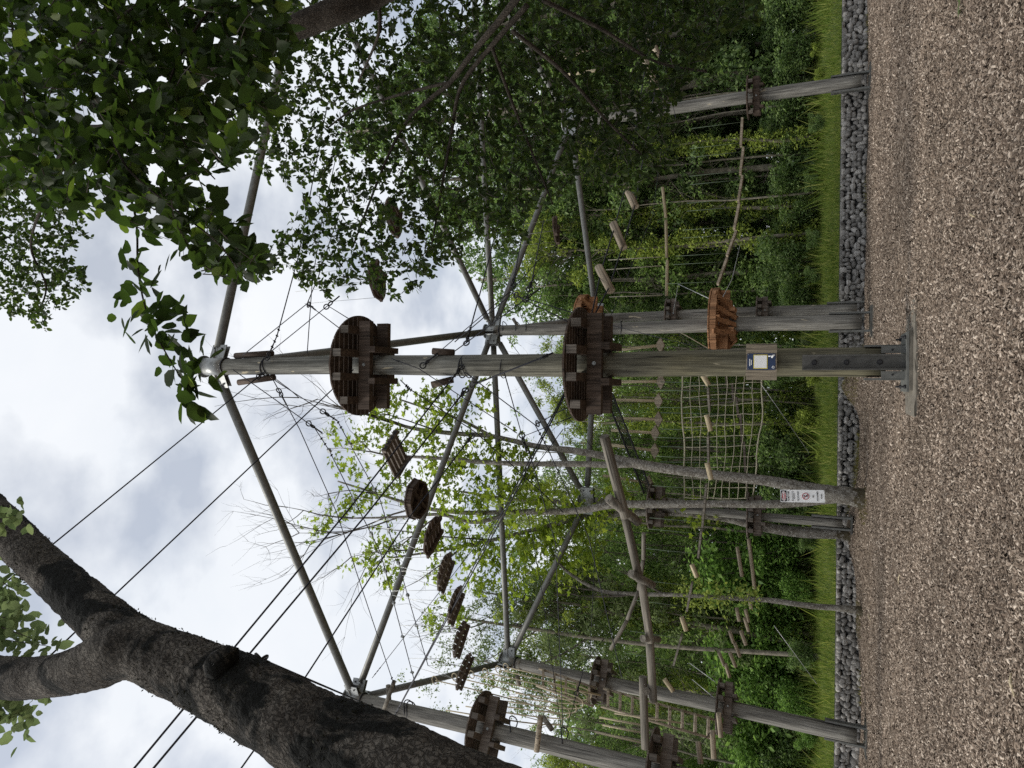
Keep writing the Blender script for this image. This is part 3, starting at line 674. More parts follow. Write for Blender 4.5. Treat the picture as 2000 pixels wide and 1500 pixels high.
# ------------------------------------------------------------------ round timber platforms
def platform(label, pole_key, px, py, rad, rot=0.0, mat='deck', hole=.24, bearer=.86, joists=4, braces=False, group='round timber platforms on the poles', sc=1.0, name='platform'):
    b0, t0 = BASE[pole_key], TOP[pole_key]
    zt_ = P(px, py, b0.y - rad * .9).z; f_ = (zt_ - b0.z) / (t0.z - b0.z); c = b0 + (t0 - b0) * f_
    root = empty(name, c, label, 'platform', group); root.rotation_euler = (0, 0, rot)
    mb = MB(); pw, gap = .118 * sc, .020; y_ = -rad
    while y_ < rad - .02:
        y1 = min(y_ + pw, rad - .004); segs = []
        h0 = math.sqrt(max(0, rad ** 2 - y_ ** 2)); hm = math.sqrt(max(0, rad ** 2 - ((y_ + y1) / 2) ** 2)); h1 = math.sqrt(max(0, rad ** 2 - y1 ** 2))
        cut = y_ < hole and y1 > -hole
        for s in (-1, 1):
            ins = hole if cut else 0.0
            vs = []
            for z_ in (-.032, 0): vs += [(s * ins, y_, z_), (s * max(h0, .02), y_, z_), (s * hm, (y_ + y1) / 2, z_), (s * max(h1, .02), y1, z_), (s * ins, y1, z_)]
            fs = [(0, 1, 2, 3, 4), (9, 8, 7, 6, 5)] + [(i, i + 5, (i + 1) % 5 + 5, (i + 1) % 5) for i in range(5)]
            if s < 0: fs = [tuple(reversed(f)) for f in fs]
            if ins == 0: fs = [f for f in fs if set(f) != {4, 9, 5, 0}]
            mb.add(vs, fs)
        y_ = y1 + gap
    mb.build('deck', M[mat], root)
    jx = [(-.68 + 1.36 * i / (joists - 1)) * rad for i in range(joists)]
    for x_ in jx:
        ln_ = math.sqrt(rad ** 2 - x_ ** 2) * .96
        mb = MB(); mb.box((x_, 0, -.047 - .085 * sc), (.068 * sc, ln_, .085 * sc)); j_ = mb.build('joist', M[mat], root)
        mb = MB(); mb.box((x_, -ln_ - .004, -.047 - .085 * sc), (.0665 * sc, .004, .0835 * sc)); mb.build('end_grain', M['endgrain'] if mat != 'orange' else M['orange'], j_)
    zb_ = -.05 - .17 * sc
    for s in (-1, 1):
        mb = MB(); mb.box((0, s * (hole + .055 * sc), zb_ - .12 * sc), (rad * bearer, .055 * sc, .12 * sc)); be = mb.build('bearer', M[mat], root)
        mb = MB(); mb.tube([(.01, s * (hole + .11 * sc), zb_ - .12 * sc), (.01, s * (hole + .125 * sc), zb_ - .12 * sc)], .032 * sc, 14); mb.tube([(.01, s * (hole + .125 * sc), zb_ - .12 * sc), (.01, s * (hole + .14 * sc), zb_ - .12 * sc)], .018 * sc, 8); mb.build('bolt', M['fitting'], be)
    for s in (-1, 1):
        mb = MB(); mb.box((s * (hole + .05), 0, zb_ - .245 * sc - .07 * sc), (.055 * sc, hole + .16 * sc, .07 * sc)); mb.build('cross_block', M[mat], root)
    if braces:
        for x_ in (-.55, -.18, .18, .55):
            for s in (-1, 1):
                mb = MB(); mb.bar((x_ * rad, s * rad * .86, -.14), (x_ * rad * .55, s * .22, -.62), .12, .06); mb.build('brace', M[mat], root)
        mb = MB(); k_ = 16
        for i in range(k_):
            a0, a1 = 2 * math.pi * i / k_, 2 * math.pi * (i + .92) / k_; am = (a0 + a1) / 2
            mb.box((math.cos(am) * (rad - .03), math.sin(am) * (rad - .03), -.13), (.018, rad * .19, .075), Matrix.Rotation(am, 3, 'Z'))
        mb.build('rim_boards', M[mat], root)
    if pole_key == 'A':                                     # the opening beside the pole
        pass
    return root
platform('upper dark brown round platform on the middle pole', 'A', 648, 716, .95)
platform('lower dark brown round platform on the middle pole', 'A', 1101, 712, .95, name='platform')
platform('wide new orange timber platform, lower on the pole behind the middle one', 'B', 1382, 640, 1.0, .35, 'orange', braces=True)
platform('new orange timber platform peeping out above the lower brown platform', 'B', 1118, 643, .98, .35, 'orange', braces=True)
platform('upper greyish platform on the far left pole beside the dark trunk', 'F', 905, 1405, .85, .55, 'deckgrey', sc=.95)
platform('lower greyish platform on the far left pole at the picture edge', 'F', 1258, 1480, .85, .55, 'deckgrey', sc=.95)
platform('upper platform on the left rear pole under the rope loops', 'E', 1152, 1328, .66, .5, 'deckgrey', sc=.8)
platform('lower platform on the left rear pole', 'E', 1397, 1378, .72, .5, 'deckgrey', sc=.8)
platform('small upper platform on the thin pole behind the orange one', 'C', 1297, 606, .52, .1, 'deckgrey', sc=.62, hole=.19)
platform('small lower platform on the thin pole behind the orange one', 'C', 1476, 600, .46, .1, 'deckgrey', sc=.62, hole=.19)
platform('small platform low on the right leaning pole', 'D', 1457, 188, .60, -.3, 'deck', sc=.7)
platform('small upper platform behind the mossy lichen trunks', 'H', 1262, 1000, .66, .2, 'deckgrey', sc=.75, hole=.16)
platform('small lower platform behind the mossy lichen trunks', 'H', 1457, 1022, .62, .2, 'deckgrey', sc=.75, hole=.16)

# ------------------------------------------------------------------ cables, ropes and what hangs on them
def ring(mb, c, u, v_, r, t=.012, n=12):
    c, u, v_ = Vector(c), Vector(u), Vector(v_)
    mb.tube([c + (u * math.cos(2 * math.pi * i / n) + v_ * math.sin(2 * math.pi * i / n)) * r for i in range(n + 1)], t, 6, False)
def lerp3(pts, t):
    L_ = [(pts[i + 1] - pts[i]).length for i in range(len(pts) - 1)]; s = t * sum(L_)
    for i, l in enumerate(L_):
        if s <= l or i == len(L_) - 1: return pts[i].lerp(pts[i + 1], s / l), (pts[i + 1] - pts[i]).normalized()
        s -= l
def cable(label, pts, r=.008, mat='cable', group='steel cables strung between the poles', clips=(), shackles=(), name='steel_cable', cat='cable', sag=0.0, n=6):
    pts = [Vector(q) if len(q) == 3 and isinstance(q, Vector) else P(*q) for q in pts]
    root = empty(name, pts[0], label, cat, group); o = pts[0]; pp = []
    for i in range(len(pts) - 1):
        for k in range(6 if sag else 1):
            t = k / 6 if sag else 0; q = pts[i].lerp(pts[i + 1], t); q.z -= sag * 4 * t * (1 - t); pp.append(q - o)
    pp.append(pts[-1] - o)
    mb = MB(); mb.tube(pp, r, n); mb.build('strand', M[mat], root)
    for t in clips:
        c, d_ = lerp3([q + o for q in pp], t); c -= o; sd_ = d_.cross(Vector((0, 0, 1))).normalized()
        mb = MB(); mb.box(c, (.028, .012, .012), Matrix((sd_, d_, sd_.cross(d_))).transposed()); mb.tube([c - sd_ * .034, c + sd_ * .034], .011, 6); mb.build('wire_clip', M['black'], root)
    for t in shackles:
        c, d_ = lerp3([q + o for q in pp], t); c -= o; sd_ = d_.cross(Vector((0, 1, 0))).normalized()
        mb = MB(); ring(mb, c, d_, sd_, .055, .013); ring(mb, c + d_ * .1, d_, d_.cross(sd_), .05, .013); mb.tube([c + d_ * .14, c + d_ * .34], .016, 6); mb.build('turnbuckle', M['black'], root)
    return root
a = .95
CB = [
 ('highest cable from the middle pole head, running down left across open sky', [(518, 725, 11.05), (-60, 1196, 5.6)], .012, (), (.02,)),
 ('single cable from under the upper platform, passing behind the dark trunk above its fork', [(690, 722, 11.05), (-20, 1392, 5.4)], .012, (), ()),
 ('upper one of the twin cables from the middle pole that cross behind the dark trunk', [(905, 712, 11.05), (677, 1000, 8.6), (240, 1527, 5.4)], .013, (.04, .05, .06), (.01,)),
 ('lower one of the twin cables from the middle pole that cross behind the dark trunk', [(913, 757, 11.05), (718, 1002, 8.8), (280, 1524, 5.4)], .013, (.05, .06), (.01,)),
 ('lowest left cable, starting at a turnbuckle left of the middle pole', [(925, 847, 12), (800, 1010, 10.6), (585, 1340, 8.2), (460, 1516, 7.2)], .012, (.1, .11, .12), (.01,)),
 ('cable with a shackle emerging above the dark trunk, ending on the far left pole head', [(482, 1276, 4.5), (772, 1399, 15.2)], .012, (), (.03,)),
 ('front one of two heavy black cables from the lower brown platform to the left', [(1104, 770, 11.6), (987, 1000, 12.8), (767, 1405, 15.0)], .016, (.93, .95, .97), ()),
 ('rear one of two heavy black cables from the lower brown platform to the left', [(1104, 764, 11.7), (983, 997, 12.9), (771, 1396, 15.2)], .013, (), ()),
 ('thin cable ending at the flanges of the far left pole head', [(1100, 838, 13), (973, 1010, 13.8), (727, 1324, 15.2)], .009, (.95, .965, .98), ()),
 ('topmost lifeline from the middle pole to the far left pole above the hanging discs', [(533, 741, 11.05), (585, 838, 11.7), (657, 1000, 12.9), (772, 1345, 15.2)], .010, (.96, .975, .99), (.03,)),
 ('front carrying cable of the hanging discs', [(455, 722, 11.05), (614, 835, 11.7), (643, 880, 12), (743, 1079, 13.3), (812, 1340, 15.1)], .010, (.245, .26, .275, .29), (.2,)),
 ('rear carrying cable of the hanging discs', [(537, 743, 11.1), (659, 822, 11.9), (742, 975, 13), (836, 1300, 15.3)], .010, (.16, .175, .19), (.13,)),
 ('cable with wire clips rising from the middle pole head into the cherry leaves', [(522, 700, 11.1), (541, 656, 11.4), (583, 500, 12.2), (640, 200, 14)], .012, (.04, .06, .08, .10), (.0,)),
 ('left one of the two handrail cables right of the upper brown platform', [(474, 694, 11.1), (600, 593, 11.5), (672, 648, 10.8)], .010, (), (.52,)),
 ('right one of the two handrail cables right of the upper brown platform', [(530, 686, 11.1), (640, 597, 11.7), (690, 628, 11.3)], .010, (), (.56,)),
 ('short cable from a handrail shackle up right into the leaves', [(600, 593, 11.5), (622, 540, 11.9), (690, 330, 13)], .010, (), ()),
 ('long cable from the middle pole up right past the rear hub', [(911, 670, 11.1), (941, 560, 11.9), (964, 470, 12.6), (1010, 270, 14.2)], .012, (.03, .045, .06), (.0,)),
 ('left one of the two handrail cables right of the lower brown platform', [(888, 668, 11.1), (1001, 573, 11.6), (1108, 628, 10.9)], .010, (), (.5,)),
 ('right one of the two handrail cables right of the lower brown platform', [(888, 686, 11.1), (1028, 583, 11.7), (1122, 612, 11.3)], .010, (), (.57,)),
 ('short cable from a handrail shackle towards the leaves beside the rear hub', [(1001, 573, 11.6), (1003, 552, 11.8), (1030, 400, 13)], .010, (), (.1,)),
 ('short cable from the second handrail shackle towards the leaves beside the rear hub', [(1028, 583, 11.7), (1038, 552, 11.9), (1062, 430, 13)], .010, (), (.1,)),
 ('upper handrail cable on the left of the lower brown platform', [(908, 727, 11.1), (1045, 830, 11.7), (1105, 797, 10.9)], .010, (), (.6,)),
 ('lower handrail cable on the left of the lower brown platform', [(985, 728, 11.1), (1020, 853, 11.6), (1116, 815, 11.2)], .010, (), (.5,)),
 ('handrail cable running down left from the upper shackle past the lichen trunks', [(1045, 830, 11.7), (1064, 864, 11.9), (1150, 1050, 13.2), (1215, 1325, 15)], .009, (.03, .045, .06), ()),
 ('handrail cable running left from the lower shackle past the lichen trunks', [(1020, 853, 11.6), (1034, 884, 11.8), (1085, 1060, 13), (1100, 1436, 15.1)], .009, (.03, .045, .06), ()),
 ('black safety cable slanting down across the front of the middle pole between the platforms', [(922, 752, 11.2), (1060, 698, 10.85), (1080, 689, 10.95)], .014, (.86, .88, .90, .92, .94), (.0,)),
 ('thin cable slanting from under the upper platform down left', [(764, 700, 11.0), (818, 720, 11.0), (1010, 846, 11.7)], .008, (.05, .06), ()),
 ('cable from the peg block on the middle pole up right past the rear strut', [(826, 714, 11.05), (918, 636, 11.6), (1000, 566, 12.3), (1060, 500, 13)], .008, (), (.0,)),
 ('cable leaving the underside of the upper platform towards the maple leaves', [(782, 742, 11.5), (800, 760, 11.7), (930, 845, 12.6), (1100, 1000, 14)], .011, (.04, .05, .06, .07), ()),
 ('thin cable from the left rear pole to the far left pole lower down', [(1165, 1000, 18.5), (1158, 1160, 18.6), (1152, 1290, 18.9)], .007, (), ()),
 ('thin crossing cable above the long log rail', [(1103, 1436, 15), (1145, 1290, 16.4), (1215, 1205, 17.5)], .008, (), (.3,)),
 ('thin cable from the far left pole up to the strut behind the maple leaves', [(1098, 1438, 15.1), (1060, 1163, 17), (1030, 1000, 18.5)], .008, (), ()),
 ('thin lifeline sagging between the rear pole and the right leaning pole', [(1185, 636, 19), (1275, 420, 19.8), (1300, 225, 20)], .007, (), ()),
 ('upper thin lifeline behind the cherry leaves above the right small platform', [(1320, 232, 20), (1290, 90, 20.4), (1270, -20, 20.8)], .008, (), ()),
 ('thin cable crossing left of the rear hub towards the lichen trunks', [(990, 660, 19.2), (1090, 790, 19.8), (1200, 930, 20.4)], .008, (.03, .04, .05), ()),
 ('thin cable fanning right from the rear hub', [(985, 618, 19.2), (1030, 560, 19.2), (1090, 470, 19.4)], .008, (.05, .07, .09), ()),
 ('second thin cable fanning right from the top of the rear pole', [(1022, 630, 19.2), (1000, 560, 19.3), (965, 450, 19.6)], .008, (.05, .07), ()),
 ('third thin cable fanning right from the top of the rear pole', [(1040, 632, 19.2), (1062, 560, 19.3), (1090, 490, 19.6)], .008, (.05, .07), ()),
 ('thin pale cable from the rear pole across to the lower orange platform', [(1190, 634, 19.2), (1290, 660, 18.9), (1420, 690, 18.7)], .008, (), ()),
]
for lb, pts, r_, cl, sh in CB: cable(lb, pts, r_, clips=cl, shackles=sh)
for lb, pts in (('pale guy wire running to the ground left of the rope net', [(1488, 752, 20), (1580, 884, 22.6)]), ('pale guy wire in front of the left shrubs', [(1512, 1222, 21), (1595, 1335, 22.5)]),
                ('upper pale guy wire at the lower platform of the left rear pole', [(1347, 1295, 19.6), (1396, 1331, 19)]), ('lower pale guy wire at the lower platform of the left rear pole', [(1352, 1327, 19.4), (1394, 1362, 18.9)]),
                ('pale wire slanting past the small lower platform on the thin rear pole', [(1400, 590, 19.3), (1325, 555, 20.5), (1315, 610, 20.6)]), ('bright wire with fittings right of the lower orange platform', [(1412, 580, 19), (1430, 545, 19.4), (1445, 480, 20)])):
    cable(lb, pts, .010, 'wire', 'pale guy wires', name='guy_wire', cat='wire', clips=(.9,))

# loop of cable round the middle pole, and the timber fender blocks: parts of that pole
def on_pole(o_, name, build, mat):
    mb = MB(); build(mb); q = mb.build(name, M[mat], o_); q.matrix_parent_inverse = (Matrix.Translation(o_.location) @ o_.rotation_quaternion.to_matrix().to_4x4()).inverted(); return q
yA = BASE['A'].y
def half(mb, p0, p1, r): mb.tube([P(*p0), P(*p1)], r, 10)
for p0, p1 in (((460, 695, yA - .02), (532, 690, yA - .02)), ((466, 747, yA - .08), (536, 737, yA - .02)), ((845, 686, yA - .1), (887, 689, yA - .02)), ((843, 752, yA - .16), (885, 741, yA - .02))):
    on_pole(PO['A'], 'fender_block', lambda mb: half(mb, p0, p1, .062), 'deck')
for k, (px, d_) in enumerate(((520, .012), (525, .010), (905, .012), (912, .010), (986, .008))):
    def f(mb):
        c = P(px, 716, yA); rr = .20 if px > 800 else .182
        tl = .25 if k % 2 else -.12
        mb.tube([c + Vector((math.cos(u) * rr, math.sin(u) * rr, tl * math.cos(u) * rr)) for u in np.linspace(0, 2 * math.pi, 25)], d_, 6, False)
    on_pole(PO['A'], 'cable_loop', f, 'cable')
on_pole(PO['B'], 'fender_block', lambda mb: mb.tube([P(1002, 622, BASE['B'].y - .05), P(1014, 642, BASE['B'].y - .05)], .05, 8), 'log')
for px in (985, 1010, 1030, 1215):
    def f(mb):
        c = P(px, 640, BASE['B'].y); mb.tube([c + Vector((math.cos(u) * .185, math.sin(u) * .185, .03 * math.cos(u * 2))) for u in np.linspace(0, 2 * math.pi, 21)], .012, 6, False)
    on_pole(PO['B'], 'cable_loop', f, 'cable')
for px, py in ((795, 1385), (800, 1388), (1000, 1418), (1100, 1440)):
    def f(mb):
        c = P(px, py, TOP['F'].y); mb.tube([c + Vector((math.cos(u) * .21, math.sin(u) * .21, .05 * math.cos(u * 2))) for u in np.linspace(0, 2 * math.pi, 21)], .014, 6, False)
    on_pole(PO['F'], 'cable_loop', f, 'cable')
on_pole(PO['F'], 'fender_block', lambda mb: mb.tube([P(770, 1330, 15.15), P(748, 1392, 15.1)], .055, 8), 'log')
on_pole(PO['F'], 'fender_block', lambda mb: mb.tube([P(758, 1338, 15.5), P(762, 1400, 15.5)], .06, 8), 'log')
on_pole(PO['F'], 'fender_block', lambda mb: mb.tube([P(1056, 1398, 15.0), P(1048, 1468, 14.9)], .065, 8), 'tan_log')
on_pole(PO['F'], 'fender_block', lambda mb: mb.tube([P(1060, 1400, 15.5), P(1078, 1425, 15.3)], .06, 8), 'log')
for px, py in ((1012, 1290), (1010, 1320)): on_pole(PO['E'], 'fender_block', lambda mb: mb.tube([P(px, py, TOP['E'].y - .1), P(px + 4, py + 18, TOP['E'].y - .1)], .07, 8), 'log')

# ---- hanging stepping discs between the middle pole and the far left pole
ca = [P(643, 880, 12), P(743, 1079, 13.3), P(812, 1340, 15.1)]; cb = [P(659, 822, 11.9), P(742, 975, 13), P(836, 1300, 15.3)]
def near_on(pts, q):
    best = None
    for t in np.linspace(0, 1, 60):
        c, _ = lerp3(pts, float(t)); dd = math.hypot(c.x - q.x, c.y - q.y)
        if best is None or dd < best[0]: best = (dd, c)
    return best[1]
def step(label, px, py, y, kind, rz, tx, ty, r=.40, mat='deckgrey'):
    c = P(px, py, y); root = empty('hanging_step', c, label, 'hanging step', 'wooden steps hanging in a row left of the middle pole'); root.rotation_euler = (tx, ty, rz); root.rotation_mode = 'ZYX'
    mb = MB()
    if kind == 'slat':
        mb = MB()
        for k in range(5): mb.box((-.232 + k * .116, 0, 0), (.042, r, .016))
        mb.build('slats', M[mat], root)
        for s in (-1, 1):
            mb = MB(); mb.box((0, s * r * .93, -.055), (.285, .03, .036)); mb.build('frame_bar', M[mat], root)
        mb = MB()
        for k in range(4): mb.box((-.20 + k * .132, -r * .93 - .032, -.055), (.045, .004, .026))
        mb.build('opening_shade', M['black'], root)  # black pads painting the shade of the openings at the step's end
    elif kind == 'octo':
        for k in range(8):
            a0 = math.pi / 4 * k; p0 = Vector((math.cos(a0 - .39), math.sin(a0 - .39), 0)) * r; p1 = Vector((math.cos(a0 + .39), math.sin(a0 + .39), 0)) * r
            mb.bar(p0 * .86, p1 * .86, .05, .13, ZQ)
        mb.build('frame', M['deck'], root); mb = MB(); mb.bar((-r * .8, -r * .25, .01), (r * .8, r * .25, .01), .05, .11, ZQ); mb.bar((-r * .25, r * .75, -.03), (r * .25, -r * .75, -.03), .04, .09, ZQ); mb.build('cross_bar', M['deck'], root)
        mb = MB(); vs = [Vector((math.cos(math.pi / 4 * k + .39) * r * .98, math.sin(math.pi / 4 * k + .39) * r * .98, z)) for z in (.05, .075) for k in range(8)]
        mb.add(vs, [tuple(range(7, -1, -1)), tuple(range(8, 16))] + [(k, (k + 1) % 8, (k + 1) % 8 + 8, k + 8) for k in range(8)]); mb.build('top_board', M[mat], root)
    else:
        pw = .115; x_ = -r
        while x_ < r - .03:
            x1 = min(x_ + pw, r); h0 = math.sqrt(max(0, r * r - x_ * x_)) * .97 + .03; h1 = math.sqrt(max(0, r * r - x1 * x1)) * .97 + .03
            vs = [(x_, -h0, z) for z in (0,)]; vs = []
            for z in (0, .035): vs += [(x_, -h0, z), (x1, -h1, z), (x1, h1, z), (x_, h0, z)]
            mb.add(vs, [(3, 2, 1, 0), (4, 5, 6, 7), (0, 1, 5, 4), (1, 2, 6, 5), (2, 3, 7, 6), (3, 0, 4, 7)]); x_ = x1 + .024
        mb.build('boards', M[mat], root); mb = MB()
        for s in (-.5, .5): mb.box((0, s * r, -.028), (r * .92, .05, .026))
        mb.build('batten', M[mat], root)
    mw = Matrix.Translation(c) @ root.rotation_euler.to_matrix().to_4x4(); inv = mw.inverted()
    for pts, sy in ((ca, -1), (cb, 1)):
        for s in (-1, 1):
            q = mw @ Vector((s * r * .55, sy * r * .8, .02)); tp = near_on(pts, q)
            mb = MB(); mb.tube([inv @ q, inv @ tp], .005, 4); mb.build('hanger_wire', M['wire'], root)
    for pts in (ca, cb):
        tp = inv @ near_on(pts, c); mb = MB(); mb.box(tp, (.03, .05, .03)); mb.build('cable_clamp', M['fitting'], root)
    return root
step('slatted rectangular hanging step nearest the middle pole', 771, 887, 12.0, 'slat', R(48), R(0), R(3), .40, 'deckgrey')
step('red brown octagonal hanging step with open crossed frame', 815, 975, 12.7, 'octo', R(20), R(2), 0, .45)
step('third hanging step from the middle pole, octagonal with three boards', 846, 1048, 13.2, 'board', R(55), R(6), R(10), .42, 'deck')
step('fourth hanging step, a tilted round plank disc left of the steel strut', 870, 1119, 13.7, 'board', R(40), R(8), R(8), .42)
step('fifth hanging step, round plank disc below the heavy black cables', 890, 1183, 14.1, 'board', R(40), R(8), R(10), .42)
step('sixth hanging step, plank disc seen nearly edge on', 900, 1249, 14.6, 'board', R(30), R(7), R(10), .42)
step('last hanging step, beside the upper platform of the far left pole', 907, 1312, 15.1, 'board', R(30), R(6), R(14), .44)
def rstep(label, px, py, y, r):
    c = P(px, py, y); root = empty('hanging_step', c, label, 'hanging step', 'hanging steps among the cherry leaves'); root.rotation_euler = (R(6), R(-10), R(30))
    mb = MB(); x_ = -r
    while x_ < r - .03:
        x1 = min(x_ + .11, r); h0 = math.sqrt(max(0, r * r - x_ * x_)) + .03; h1 = math.sqrt(max(0, r * r - x1 * x1)) + .03; vs = []
        for z in (0, .035): vs += [(x_, -h0, z), (x1, -h1, z), (x1, h1, z), (x_, h0, z)]
        mb.add(vs, [(3, 2, 1, 0), (4, 5, 6, 7), (0, 1, 5, 4), (1, 2, 6, 5), (2, 3, 7, 6), (3, 0, 4, 7)]); x_ = x1 + .024
    mb.build('boards', M['deck'], root); mb = MB()
    for s in (-.5, .5): mb.box((0, s * r, -.03), (r * .9, .05, .028))
    mb.build('batten', M['deck'], root)
    for sx in (-1, 1):
        for sy in (-1, 1):
            mb = MB(); mb.tube([(sx * r * .6, sy * r * .6, 0), (sx * r * .5, sy * r * .5, 1.7)], .005, 4); mb.build('hanger_wire', M['wire'], root)
rstep('round wooden step hanging just right of the upper brown platform', 738, 548, 12.2, .40)
rstep('round wooden step hanging deep among the cherry leaves', 770, 425, 13.2, .42)
rstep('small round step hanging above the far dark tree', 1086, 450, 16.5, .32)
cable('cable carrying the round steps among the cherry leaves', [(600, 690, 11.2), (610, 548, 12.2), (630, 425, 13.2), (680, 200, 15)], .009)

# ---- log things
def log(label, p0, p1, r, mat='log', group=None, name='hanging_log', cat='log', pegs=(), n=14, r2=None):
    a_, b_ = P(*p0), P(*p1); ln = (b_ - a_).length
    root = empty(name, a_, label, cat, group); root.rotation_mode = 'QUATERNION'; q = quat(a_, b_); root.rotation_quaternion = q
    shaft_mesh('log_body', ln, r, r2 or r, M[mat], root, n, .25, .02)
    qi = q.inverted()
    for (e0, e1, rr) in pegs:
        mb = MB(); mb.tube([qi @ (P(*e0) - a_), qi @ (P(*e1) - a_)], rr, 12); mb.build('cross_peg', M[mat], root)
    return root
GL = 'zigzag log rail from the middle pole to the far left pole'
log('thick grey log slanting down from the lichen trunks, first of the zigzag rail', (1181, 852, 12.3), (1222, 1010, 12.9), .09, 'log', GL, pegs=[((1188, 973, 12.55), (1247, 1020, 13.15), .085)])
log('second log of the zigzag rail, left of the lichen trunks', (1221, 1006, 12.95), (1250, 1133, 13.5), .08, 'log', GL, pegs=[((1232, 1120, 13.2), (1275, 1143, 13.8), .075)])
log('third log of the zigzag rail, near level', (1252, 1130, 13.55), (1269, 1252, 14.2), .08, 'log', GL, pegs=[((1255, 1247, 13.95), (1286, 1249, 14.5), .07)])
log('fourth log of the zigzag rail, crossing before the left rear pole', (1268, 1250, 14.25), (1275, 1367, 14.9), .085, 'log', GL, pegs=[((1262, 1350, 14.6), (1258, 1351, 15.2), .08)])
log('log leading onto the lower platform of the far left pole', (1257, 1322, 14.7), (1261, 1462, 14.7), .085, 'log', GL)
GF = 'thin far logs seen behind the zigzag rail'
for p0, p1, lb in (((1258, 1042, 18.5), (1257, 1092, 18.8), 'short dark far log right of the zigzag rail joint'), ((1257, 1095, 18.8), (1248, 1152, 19.1), 'dark far log behind the second peg of the zigzag rail'),
                   ((1247, 1155, 19.1), (1226, 1210, 19.3), 'dark far log rising left above the zigzag rail'), ((1224, 1212, 19.3), (1193, 1268, 19.5), 'last dark far log ending below the upper platform of the left rear pole')):
    log(lb, p0, p1, .055, 'log', GF)
GBL = 'short logs hanging as stepping barrels to the right of the lower brown platform'
for p0, p1, lb in (((1168, 521, 12.4), (1193, 569, 12.2), 'stepping barrel log nearest the lower brown platform'), ((1198, 436, 13.2), (1219, 484, 13), 'second stepping barrel log, just clear of the leaves'),
                   ((1222, 362, 14), (1242, 404, 13.8), 'third stepping barrel log at the edge of the leaves'), ((1256, 110, 16.2), (1282, 172, 16), 'stepping barrel log among dark leaves beyond the leaning pole'),
                   ((1266, 66, 17), (1286, 108, 16.8), 'farthest stepping barrel log among the dark leaves at right')):
    log(lb, p0, p1, .075, 'tan_log', GBL)
cable('left black rope of the stepping barrels', [(1150, 640, 11.6), (1174, 530, 12.4), (1202, 438, 13.2), (1226, 350, 14), (1262, 120, 16.2), (1290, -20, 17.5)], .013, 'cable', 'ropes of the stepping barrels', name='rope', cat='rope')
cable('right black rope of the stepping barrels', [(1163, 612, 11.6), (1190, 560, 12.2), (1217, 478, 13), (1241, 398, 13.8), (1281, 165, 16), (1306, -20, 17.3)], .013, 'cable', 'ropes of the stepping barrels', name='rope', cat='rope')

GS = 'alternating pale logs and dark boards of the low far bridge'
def board(label, p0, p1, wdt=.16, th=.05, mat='log', group=GS):
    a_, b_ = P(*p0), P(*p1); d_ = (b_ - a_); root = empty('bridge_board', a_, label, 'board', group)
    mb = MB(); mb.bar((0, 0, 0), d_, wdt, th); mb.build('plank', M[mat], root)
    mb = MB()
    for t in (.12, .88): mb.tube([d_ * t, d_ * t + Vector((0, 0, 1.35))], .007, 4)
    mb.build('hanging_cord', M['greenrope'], root); return root
for p0, p1, lb in (((1373, 733, 18), (1385, 752, 18), 'first pale log of the low bridge, beside the middle pole'), ((1380, 810, 18.1), (1388, 842, 18.1), 'second pale log of the low bridge, across the net'),
                   ((1380, 904, 18.2), (1388, 937, 18.2), 'third pale log of the low bridge, before the mossy trunk'), ((1352, 1102, 18.6), (1362, 1127, 18.6), 'pale log end of the low bridge left of the lichen trunks'),
                   ((1331, 1205, 18.8), (1340, 1232, 18.8), 'pale log of the low bridge before the shrubs'), ((1298, 1326, 19), (1315, 1350, 19), 'pale log of the low bridge at the left rear pole')):
    log(lb, p0, p1, .062, 'paleLog', GS, 'bridge_log')
for p0, p1, lb in (((1383, 758, 18), (1386, 803, 18.1), 'first dark board of the low bridge, across the net'), ((1383, 852, 18.1), (1384, 902, 18.2), 'second dark board of the low bridge, across the net'),
                   ((1380, 945, 18.2), (1372, 1030, 18.4), 'long dark board of the low bridge at the lichen trunks'), ((1370, 1036, 18.4), (1364, 1088, 18.5), 'dark board of the low bridge just left of the lichen trunks'),
                   ((1352, 1138, 18.6), (1342, 1192, 18.7), 'dark board of the low bridge above the small tree'), ((1332, 1240, 18.8), (1316, 1298, 18.9), 'last dark board of the low bridge before the left rear pole')):
    board(lb, p0, p1)
GH = 'brown boards of the far right bridge'
for i, (p0, p1, lb) in enumerate((((1402, 556, 19), (1420, 505, 19.2), 'brown bridge board touching the lower orange platform'), ((1420, 500, 19.2), (1438, 452, 19.4), 'second brown board right of the lower orange platform'), ((1434, 448, 19.4), (1444, 398, 19.6), 'third brown board right of the lower orange platform'),
                   ((1442, 394, 19.6), (1450, 345, 19.8), 'brown board in the middle of the far right bridge'), ((1446, 340, 19.8), (1452, 290, 20), 'brown board second from the right leaning pole'), ((1447, 285, 20), (1450, 232, 20.2), 'brown board nearest the right leaning pole'))):
    board(lb, p0, p1, .14, .06, 'tan_log', GH)
GW = 'dark weathered boards behind the lower net'
for p0, p1, lb in (((1418, 732, 20.6), (1421, 755, 20.6), 'dark board behind the net, first beside the middle pole'), ((1430, 748, 20.6), (1433, 785, 20.6), 'dark board behind the net, second in its row'), ((1438, 775, 20.6), (1442, 815, 20.6), 'dark board behind the net, third in its row'),
                   ((1446, 808, 20.6), (1450, 870, 20.6), 'long dark board behind the net'), ((1453, 862, 20.6), (1456, 922, 20.6), 'dark board behind the net, at the left rope edge'), ((1458, 925, 20.6), (1460, 985, 20.6), 'dark board behind the mossy trunk')):
    board(lb, p0, p1, .12, .06, 'deckgrey', GW)
GP = 'pale rail poles behind the rear pole'
